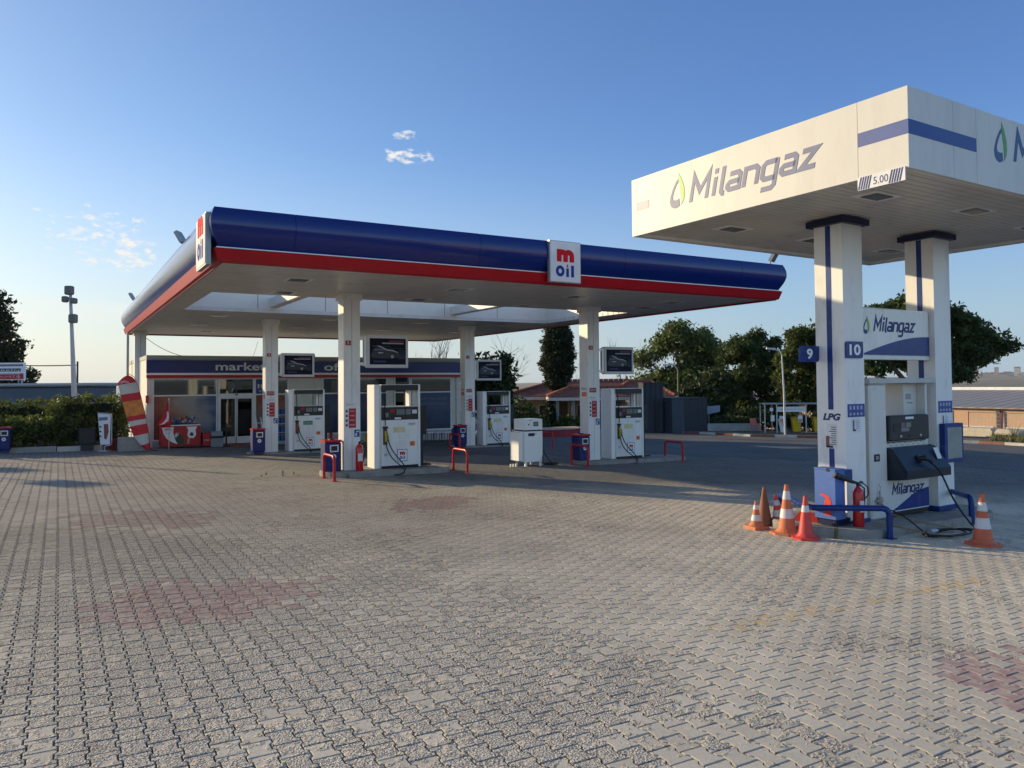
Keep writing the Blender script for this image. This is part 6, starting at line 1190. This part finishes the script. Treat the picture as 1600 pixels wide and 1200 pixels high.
# far town on the hillside
def town():
    rr = random.Random(4); cols = [mat('town_%d' % i, c, .8) for i, c in enumerate(((.55, .52, .47), (.42, .36, .30), (.50, .42, .34), (.38, .39, .40)))]
    labs = ['pale distant block of flats, tall and narrow', 'distant white hall with rounded roof', 'distant low grey building in the town', 'distant beige block on the hillside']
    for i in range(26):
        px = 1495+i*5.2+rr.uniform(-2, 2) if i < 20 else 1560+rr.uniform(0, 60); az = math.atan((px-800)/1202); r = rr.uniform(3100, 4600); x, y = r*math.sin(az), r*math.cos(az); z = terrain_h(x, y); w = rr.uniform(12, 34); h = rr.uniform(7, 16) if i % 6 else 34
        if i % 6 == 0: w = 18
        g = thing('distant_building', 'tiny distant building of the hillside town, seen right of the umbrella pine', 'building', (x, y, z-2), az*-1, 'distant town on the hillside'); m = MB(); m.box(-w/2, w/2, -8, 8, 0, h, rr.choice(cols)); m.build('wall', g); m = MB(); m.loft([[(-w/2-1, -9, h+.01), (w/2+1, -9, h+.01), (w/2+1, 9, h+.01), (-w/2-1, 9, h+.01)], [(-w/2+2, -1, h+3), (w/2-2, -1, h+3), (w/2-2, 1, h+3), (-w/2+2, 1, h+3)]], mat('town_roof', (.22, .13, .10), .8)); m.build('roof', g)
town()
# ------------------------------------------------------------------ things at the shop front
def freezer():
    x, y = uv(3.35, 32.1); r = thing('ice_cream_freezer', 'red and white ice cream freezer chest in front of the shop window', 'freezer', (x, y, zg(3.3, 32)-.02), TH); m = MB(); fr = mat('freezer_red', (.42, .012, .02), .35); m.box(0, 1.42, 0, .62, .08, .86, fr, .015); m.build('body', r)
    m = MB(); m.box(0, 1.42, -.004, .62, .861, .90, WHITEG); m.box(.06, 1.36, .05, .57, .9005, .92, SCREEN); m.build('lid', r)
    m = MB(); y_ = -.003; d = (0, -.004, 0)
    m.prism([(.04, .80), (.46, .80), (.44, .60), (.50, .35), (.60, .14), (.40, .22), (.22, .36), (.10, .55)], (0, y_, .02), X, Z, d, WHITEG); gd = mat('print_green', (.03, .07, .04), .5); m.prism([(.50, .50), (.60, .55), (.70, .50), (.84, .26), (.84, .12), (.64, .12), (.54, .25)], (0, y_-.005, .02), X, Z, d, gd); m.prism([(.48, .45), (.55, .60), (.60, .52), (.66, .62), (.62, .48), (.54, .40)], (0, y_-.01, .02), X, Z, d, CREAM)
    m.prism([(.92, .80), (1.30, .80), (1.24, .66), (1.26, .48), (1.18, .36), (1.02, .36), (.95, .46), (.98, .66)], (0, y_, .02), X, Z, d, WHITEG); m.prism([(1.02, .52), (1.10, .60), (1.18, .52), (1.16, .44), (1.06, .44)], (0, y_-.005, .02), X, Z, d, gd); m.prism([(.96, .36), (1.04, .34), (1.00, .14), (.94, .14)], (0, y_, .02), X, Z, d, mat('print_tan', (.40, .30, .2), .5))
    # heart line emblem
    for k in range(3):
        R_ = .10-.028*k; m.ribbon([(.26+R_*1.15*math.cos(t_), .70+R_*.72*math.sin(t_)) for t_ in [i*math.pi/10 for i in range(-1, 12)]], .012, (0, y_-.005, .0), X, Z, d, RED)
    m.text('ALGIDA', (.15, y_-.006, .58), X, Z, .22, .035, mat('print_teal', (.08, .22, .25), .5), .002); m.build('print', r)
    rr = random.Random(3)
    for i, (a, col, lab) in enumerate(((.28, 'red', 'pile of small red packets on the freezer lid, left'), (.55, 'blue', 'row of bluish toys on the freezer lid, middle'), (.85, 'red', 'dark red bunch of goods on the freezer lid'), (1.15, 'blue', 'blue bags on the freezer lid, right end'))):
        m = MB()
        for k in range(14): px, py, pz = a+rr.uniform(-.12, .12), .3+rr.uniform(-.12, .12), .94+rr.uniform(0, .22); s = rr.uniform(.02, .05); m.box(px-s, px+s, py-s, py+s, pz-s, pz+s*1.3, rr.choice([MATS['goods_'+col], MATS['goods_white'], MATS['goods_'+col]]), .008)
        m.box(a-.14, a+.14, .16, .44, .921, .935, BLACK)
        tag(m.build('goods_pile', None, loc=r.location, rot=TH), lab, 'goods', 'goods on the ice cream freezer')
    # red crate box, grey chest at the door, flags
    x, y = uv(4.86, 32.15); b = thing('drinks_cooler', 'small red cooler box right of the ice cream freezer', 'cooler', (x, y, zg(4.9, 32)), TH); m = MB(); m.box(0, .30, 0, .45, .05, .55, fr, .01); m.build('body', b); m = MB(); m.text('COLA', (.06, -.001, .25), X, Z, .18, .06, PAPER, .002); m.build('lettering', b)
    x, y = uv(5.16, 32.1); b = thing('grey_chest', 'low grey box with dark rim left of the shop door', 'box', (x, y, zg(5, 32)), TH); m = MB(); m.box(0, .46, 0, .45, 0, .34, mat('chest_grey', (.22, .24, .25), .6)); m.box(.02, .44, .02, .43, .431, .60, mat('chest_light', (.28, .30, .33), .6)); m.build('body', b); m = MB(); m.box(-.02, .48, -.02, .47, .341, .43, BLACK); m.build('rim', b)
    x, y = uv(5.72, 32.05); b = thing('belt_post', 'dark post with belt standing at the left door frame', 'post', (x, y, zg(5.7, 32)), TH); m = MB(); m.tube([(0, 0, 0), (0, 0, .75)], .035, BLACK, 10); m.tube([(-.15, 0, .0), (.0, 0, .02), (.15, 0, 0)], .02, BLACK, 6); m.box(-.14, .16, -.03, .03, .62, .76, BLACK, .01); m.build('post', b)
    # national flag: red with white crescent and star, hanging folded
    x, y = uv(3.42, 31.75); f = thing('national_flag', 'hanging red flag with white crescent on a thin pole by the freezer', 'flag', (x, y, zg(3.4, 31.7)), TH); m = MB(); m.tube([(.18, 0, 0), (.18, 0, 1.86)], .014, LETG, 8); m.lathe([(.001, 0), (.03, .03), (.001, .06)], (.18, 0, 1.86), WHITEG, 8); m.build('pole', f)
    fl = mat('flag_red', (.48, .008, .02), .65); m = MB(); left = [(.10, 1.80), (.07, 1.5), (-.02, 1.25), (-.16, 1.02), (-.22, .90), (-.05, .84)]; right = [(.17, 1.82), (.20, 1.5), (.22, 1.25), (.26, 1.0), (.25, .88), (.22, .80)]
    for i in range(5):
        for s in range(6):
            f_ = lambda row, t: (left[row][0]+(right[row][0]-left[row][0])*t, .03*math.sin(t*9+row*.6)-.02, left[row][1]+(right[row][1]-left[row][1])*t); a, b_, c, d_ = f_(i, s/6), f_(i, (s+1)/6), f_(i+1, (s+1)/6), f_(i+1, s/6)
            m.add([a, b_, c, d_]+[(q[0], q[1]+.006, q[2]) for q in (a, b_, c, d_)], [(0, 3, 2, 1), (4, 5, 6, 7), (0, 1, 5, 4), (2, 3, 7, 6)], fl)
    m.build('cloth', f); m = MB(); cr = [(.10, 1.42), (.155, 1.40), (.18, 1.2), (.14, 1.05), (.02, .95), (-.15, .92), (-.02, 1.02), (.08, 1.16), (.10, 1.28)]; m.prism([(a, b_) for a, b_ in cr], (0, -.065, 0), X, Z, (0, -.004, 0), PAPER); m.build('crescent', f)
    # feather banner
    x, y = uv(2.86, 30.7); f = thing('feather_banner', 'tall leaning feather banner striped red, white and orange beside the shop', 'banner', (x, y, zg(2.9, 31.2)), TH-R(10))
    H_ = 2.62; m = MB(); rows = 30
    def ip(T, t):
        for (a, x_), (b_, y_) in zip(T, T[1:]):
            if t <= b_: return x_+(y_-x_)*(t-a)/(b_-a)
        return T[-1][1]
    RE = [(0, 0), (.25, -.07), (.5, -.19), (.75, -.34), (.9, -.46), (.96, -.54), (1, -.72)]; LE = [(0, -.10), (.06, -.30), (.2, -.55), (.5, -.80), (.75, -.96), (.93, -1.06), (1, -.92)]
    def edge(t): r_, l_ = ip(RE, t), ip(LE, t); return (r_+l_)/2, (r_-l_)/2
    cols = [(0, .075, 'r'), (.075, .19, 'w'), (.19, .32, 'r'), (.32, .40, 'w'), (.40, .47, 'r'), (.47, .66, 'o'), (.66, .78, 'r'), (.78, .89, 'w'), (.89, 1.01, 'r')]
    cm = {'r': mat('banner_red', (.62, .03, .04), .6), 'w': mat('banner_white', (.62, .56, .48), .6), 'o': mat('banner_orange', (.72, .22, .05), .6, var=.3, scale=4)}
    for i in range(rows):
        t, t2 = i/rows, (i+1)/rows; k = next(c for a, b_, c in cols if a <= (t+t2)/2 < b_)
        for s in range(6):
            def q(t, s): cx, w = edge(t); x_ = cx+w*(s/3-1); return (x_, -.10*math.sin(math.pi*s/6)-.05*t, .10+t*H_+.05*(s/3-1))
            a, b_, c, d_ = q(t, s), q(t, s+1), q(t2, s+1), q(t2, s); m.add([a, b_, c, d_]+[(z_[0], z_[1]+.008, z_[2]) for z_ in (a, b_, c, d_)], [(0, 1, 2, 3), (7, 6, 5, 4), (0, 4, 5, 1), (2, 6, 7, 3)], cm[k])
    m.build('cloth', f); m = MB(); pts = []
    for i in range(27): cx, w = edge(i/26); pts.append((cx+w, -.0, .02+i/26*(H_+.12)+.06))
    m.tube([(.32, 0, -.02)]+pts, [.02]+[.016]*10+[.010]*17, mat('pole_red', (.12, .02, .03), .5), 7); m.build('pole', f)
    m = MB()
    for k in range(3):
        R_ = .13-.035*k; m.ribbon([(-.82+R_*1.15*math.cos(t_), 2.48+R_*.6*math.sin(t_)) for t_ in [i*math.pi/10 for i in range(-1, 12)]], .014, (0, -.20, 0), X, Z, (0, -.004, 0), CREAM)
    m.text('ALGIDA', (-.98, -.20, 2.36), X, Z, .28, .05, CREAM, .003); m.build('lettering', f)
    # concrete block under the banner, low red wall
    x, y = uv(2.35, 31.2); tag((lambda m: (m.box(-.5, .42, -.3, .4, 0, .50, CONC, .02), m.build('concrete_block', None, loc=(x, y, zg(2.3, 31.2)), rot=TH))[1])(MB()), 'rough grey concrete block in front of the rear left canopy column', 'concrete block')
    x, y = uv(1.75, 31.9); tag((lambda m: (m.box(-.15, .55, 0, .3, 0, .40, mat('wall_red', (.17, .025, .02), .8, var=.15)), m.build('low_wall', None, loc=(x, y, zg(1.2, 32)), rot=TH))[1])(MB()), 'low red painted wall between the poster stand and the concrete block', 'wall')
    # poster stand
    x, y = uv(1.42, 31.6); p = thing('poster_stand', 'small poster stand on a bent metal foot in front of the hedge', 'sign stand', (x, y, zg(1.4, 31.6)), TH-R(30)); m = MB(); m.tube([(.02, 0, 0), (.02, 0, .16), (.10, 0, .20), (.24, 0, .22), (.28, 0, .30), (.28, 0, 1.36), (-.22, 0, 1.38)], .016, LETG, 8); m.box(-.15, .2, -.15, .15, 0, .02, LETG); m.build('frame', p)
    m = MB(); m.prism([(-.22, 1.36), (.25, 1.33), (.22, .24), (-.12, .24)], (0, -.02, 0), X, Z, (0, .015, 0), PAPER); m.prism([(.0, .98), (.16, .98), (.18, .7), (.10, .42), (.02, .45)], (0, -.021, 0), X, Z, (0, -.003, 0), mat('print_brown', (.22, .06, .05), .5)); m.prism([(-.18, 1.22), (.14, 1.24), (.14, 1.12), (-.18, 1.10)], (0, -.021, 0), X, Z, (0, -.003, 0), mat('print_slate', (.14, .17, .26), .5))
    for k in range(3): m.prism([(-.16, .92-k*.17), (-.08, .90-k*.17), (-.09, .84-k*.17), (-.15, .86-k*.17)], (0, -.021, 0), X, Z, (0, -.003, 0), BLACK)
    m.build('poster', p)
    x, y = uv(1.05, 32.0); b = thing('dark_bin', 'black box standing left of the poster stand before the hedge', 'box', (x, y, zg(.4, 32)), TH); m = MB(); m.box(-.42, .12, 0, .4, .22, .80, BLACK, .03); m.box(-.36, .06, .04, .36, 0, .219, DARKG); m.build('body', b)
freezer()
def shop_clutter():
    # rack by the right of the door, trolley, water bottles, chairs, yellow bucket
    x, y = uv(7.7, 32.1); r = thing('bottle_rack', 'dark rack with blue canisters between door and pump', 'rack', (x, y, zg(7.7, 32)), TH); m = MB()
    for k in range(4): m.box(0, .5, 0, .35, .15+k*.36, .17+k*.36, LETG)
    for a in (0, .48): m.box(a, a+.02, 0, .02, 0, 1.5, LETG); m.box(a, a+.02, .33, .35, 0, 1.5, LETG)
    m.build('frame', r)
    for k in range(4):
        for q in range(3): m = MB(); m.box(.04+q*.15, .15+q*.15, .05, .25, .171+k*.36, .40+k*.36, MATS['goods_blue'], .01); m.build('canister', r)
    x, y = uv(7.0, 32.0); l = thing('ladder', 'white folded step ladder leaning beside the shop door', 'ladder', (x, y, zg(7, 32)), TH); m = MB(); m.tube([(0, 0, 0), (-.10, .3, 1.15)], .02, WHITEG, 6); m.tube([(.22, 0, 0), (.10, .3, 1.15)], .02, WHITEG, 6)
    for k in range(4): t = (k+1)/5; m.tube([(-.10*t, .3*t, 1.15*t), (.22-.12*t, .3*t, 1.15*t)], .014, WHITEG, 6)
    m.build('frame', l)
    x, y = uv(9.9, 31.9); r = thing('red_extinguisher', 'slim red extinguisher standing on the ground before the blue shop posters', 'fire extinguisher', (x, y, zg(9.9, 32)), TH); m = MB()
    m.lathe([(.07, 0), (.07, .45), (.02, .52)], (0, 0, 0), RED, 12); m.build('cylinder', r); m = MB(); m.tube([(-.02, 0, .54), (.08, 0, .60)], .015, BLACK, 6); m.build('handle', r)
    x, y = uv(11.35, 31.2); b = thing('yellow_bucket', 'yellow bucket standing behind the nearest fuel pump', 'bucket', (x, y, zg(11.3, 31)), TH); m = MB(); m.lathe([(.16, 0), (.21, .42), (.23, .44), (.20, .45), (.001, .40)], (0, 0, 0), mat('bucket_yellow', (.55, .36, .02), .5), 18); m.build('body', b); m = MB(); m.tube([(.22*math.cos(t*.314), 0, .46+.16*math.sin(t*.314)) for t in range(11)], .008, BLACK, 6); m.build('handle', b)
    x, y = uv(10.9, 32.5); b = thing('tyre_stand', 'round black tyre leaning on the shop window above the yellow bucket', 'tyre', (x, y, zg(11, 32)), TH); m = MB(); m.tube([(.26*math.cos(t*.3142), 0, .95+.26*math.sin(t*.3142)) for t in range(21)], .06, RUBBER, 10); m.build('tyre', b)
    for i, u in enumerate((14.35, 14.75, 15.15)):
        x, y = uv(u, 31.7); b = thing('stool', ['white topped stool nearest the fuel pump cabinet', 'white topped stool in the middle of the row', 'stool at the right of the row, beside the blue barrel'][i], 'stool', (x, y, zg(u, 31.7)-.02), TH, 'stools under the shop window'); m = MB(); m.box(-.17, .17, -.15, .15, .42, .46, WHITEG); m.build('seat', b)
        for a in (-.13, .13):
            for c in (-.11, .11): m = MB(); m.tube([(a*1.1, c*1.1, 0), (a, c, .42)], .014, BLACK, 6); m.build('leg', b)
    x, y = uv(15.6, 31.6); b = thing('blue_barrel', 'teal blue plastic barrel under the lettered shop window', 'barrel', (x, y, zg(15, 31)), TH); m = MB(); m.lathe([(.17, 0), (.19, .1), (.19, .5), (.15, .58), (.06, .6), (.06, .66)], (0, 0, 0), mat('barrel_teal', (.03, .13, .17), .4), 16); m.build('body', b)
    x, y = uv(15.35, 29.6); b = thing('cardboard_box', 'beige carton beside the far right blue bin', 'box', (x, y, zg(15, 29.6)), TH); m = MB(); m.box(-.5, .0, 0, .4, 0, .62, mat('carton', (.36, .33, .25), .8)); m.build('body', b); m = MB(); m.lathe([(.04, 0), (.045, .18), (.02, .24), (.02, .28)], (-.2, .2, .62), LETG, 10); m.lathe([(.04, 0), (.045, .2), (.02, .26), (.02, .3)], (-.1, .22, .62), LETG, 10); m.build('bottle', b)
    # red planter kerb in the yard
    x, y = uv(22.4, 33.6); b = thing('red_planter', 'low curved red wall with pale top behind the small dispenser', 'planter', (x, y, zg(22.4, 33.6)), TH); m = MB(); n = 12; o_ = [(1.5*math.cos(math.pi*(1+k/n)), .9*math.sin(math.pi*(1+k/n))) for k in range(n+1)]; pl = o_+[(-q[0]*-1, .5) for q in (o_[-1], o_[0])]; rw = mat('planter_red', (.28, .025, .03), .7, var=.15); m.loft([[(a, c, z) for a, c in pl] for z in (0, .38)], rw); m.build('wall', b); m = MB(); m.loft([[(a*s, c*s, z) for a, c in pl] for s, z in ((1.02, .381), (1.0, .43))], mat('planter_top', (.50, .38, .30), .8)); m.build('cap', b)
    # parked car
    x, y = uv(16.9, 35.6); c = thing('parked_car', 'pale silver blue car mostly hidden behind the far right pump', 'car', (x, y, zg(17, 35)), R(-4)); cp = mat('car_paint', (.22, .30, .36), .22, .3, coat=.7); prof = [(-2.0, .35), (-2.05, .75), (-1.9, .95), (-1.2, 1.02), (-.5, 1.42), (.55, 1.46), (1.2, 1.08), (1.9, .92), (2.05, .7), (2.0, .35)]
    m = MB(); m.loft([[(a*s, yy, z if z < .9 else .9+(z-.9)*k) for a, z in prof] for yy, s, k in ((-.85, .97, .15), (-.80, 1, .5), (-.62, 1, 1), (.62, 1, 1), (.80, 1, .5), (.85, .97, .15))], cp); m.build('body', c, smooth=True)
    m = MB(); wg = mat('car_glass', (.03, .045, .055), .08); m.prism([(-1.05, .98), (-.48, 1.36), (.5, 1.39), (1.0, 1.05)], (0, -.80, 0), X, Z, (0, -.006, 0), wg); m.prism([(-1.22, 1.01), (-.53, 1.41)], (0, 0, 0), X, Z, (0, .01, 0), wg) if 0 else m.add([(-1.24, -.55, 1.02), (-1.24, .55, 1.02), (-.56, .5, 1.425), (-.56, -.5, 1.425)], [(0, 3, 2, 1)], wg); m.add([(1.22, -.55, 1.10), (1.22, .55, 1.10), (.62, .5, 1.47), (.62, -.5, 1.47)], [(0, 1, 2, 3)], wg); m.build('window', c)
    for a in (-1.25, 1.25):
        for yy in (-.86, .70): m = MB(); m.tube([(a, yy, .31), (a, yy+.16, .31)], .31, RUBBER, 18); w = m.build('wheel', c); m = MB(); m.tube([(a, yy-.006, .31), (a, yy+.166, .31)], .19, ALU, 14); m.build('rim', w)
    for yy in (-.6, .6): m = MB(); m.box(-2.06, -1.98, yy-.16, yy+.16, .68, .80, WHITEG, .02); m.build('headlight', c)
shop_clutter()
# ------------------------------------------------------------------ poles outside the left edge whose shadows cross the yard
def yard_poles():
    for i, (tx, ty, h, lab, sg) in enumerate(((-7.9, 20.4, 6.0, 'tall flag pole outside the left picture edge', 0), (-13.2, 20.6, 6.6, 'price sign pole outside the left edge', 1), (-9.8, 17.5, 5.2, 'direction sign pole outside the left edge', 2))):
        t = h/math.tan(SUN_EL); x, y = tx+SX*t, ty+SY*t; r = thing('sign_pole', lab, 'pole', (x, y, .3), 0, 'poles outside the left edge'); m = MB(); m.tube([(0, 0, 0), (0, 0, h)], .09 if i == 0 else .05, STEEL, 8); m.build('pole', r)
        if sg: m = MB(); s = Vector((SY, -SX, 0)).normalized(); m.prism([(-.5, 0), (.5, 0), (.5, .5), (-.5, .5)], Vector((0, 0, h-.5)), s, Z, s.cross(Z)*.05, WHITEG); m.build('sign_panel', r)
yard_poles()

# ------------------------------------------------------------------ evening air
def haze():
    m = bpy.data.materials.new('haze_air'); m.use_nodes = True; N = m.node_tree.nodes; L = m.node_tree.links; N.clear(); o = N.new('ShaderNodeOutputMaterial'); v = N.new('ShaderNodeVolumePrincipled'); v.inputs['Color'].default_value = (.80, .86, .93, 1); v.inputs['Density'].default_value = .00006; v.inputs['Anisotropy'].default_value = .2; L.new(v.outputs[0], o.inputs['Volume'])
    b = MB(); b.box(-14500, 14500, -14500, 14500, -31, 60, m); h = b.build('haze'); h['kind'] = 'stuff'; tag(h, 'thin pale evening haze over the far hills', 'haze')
haze()
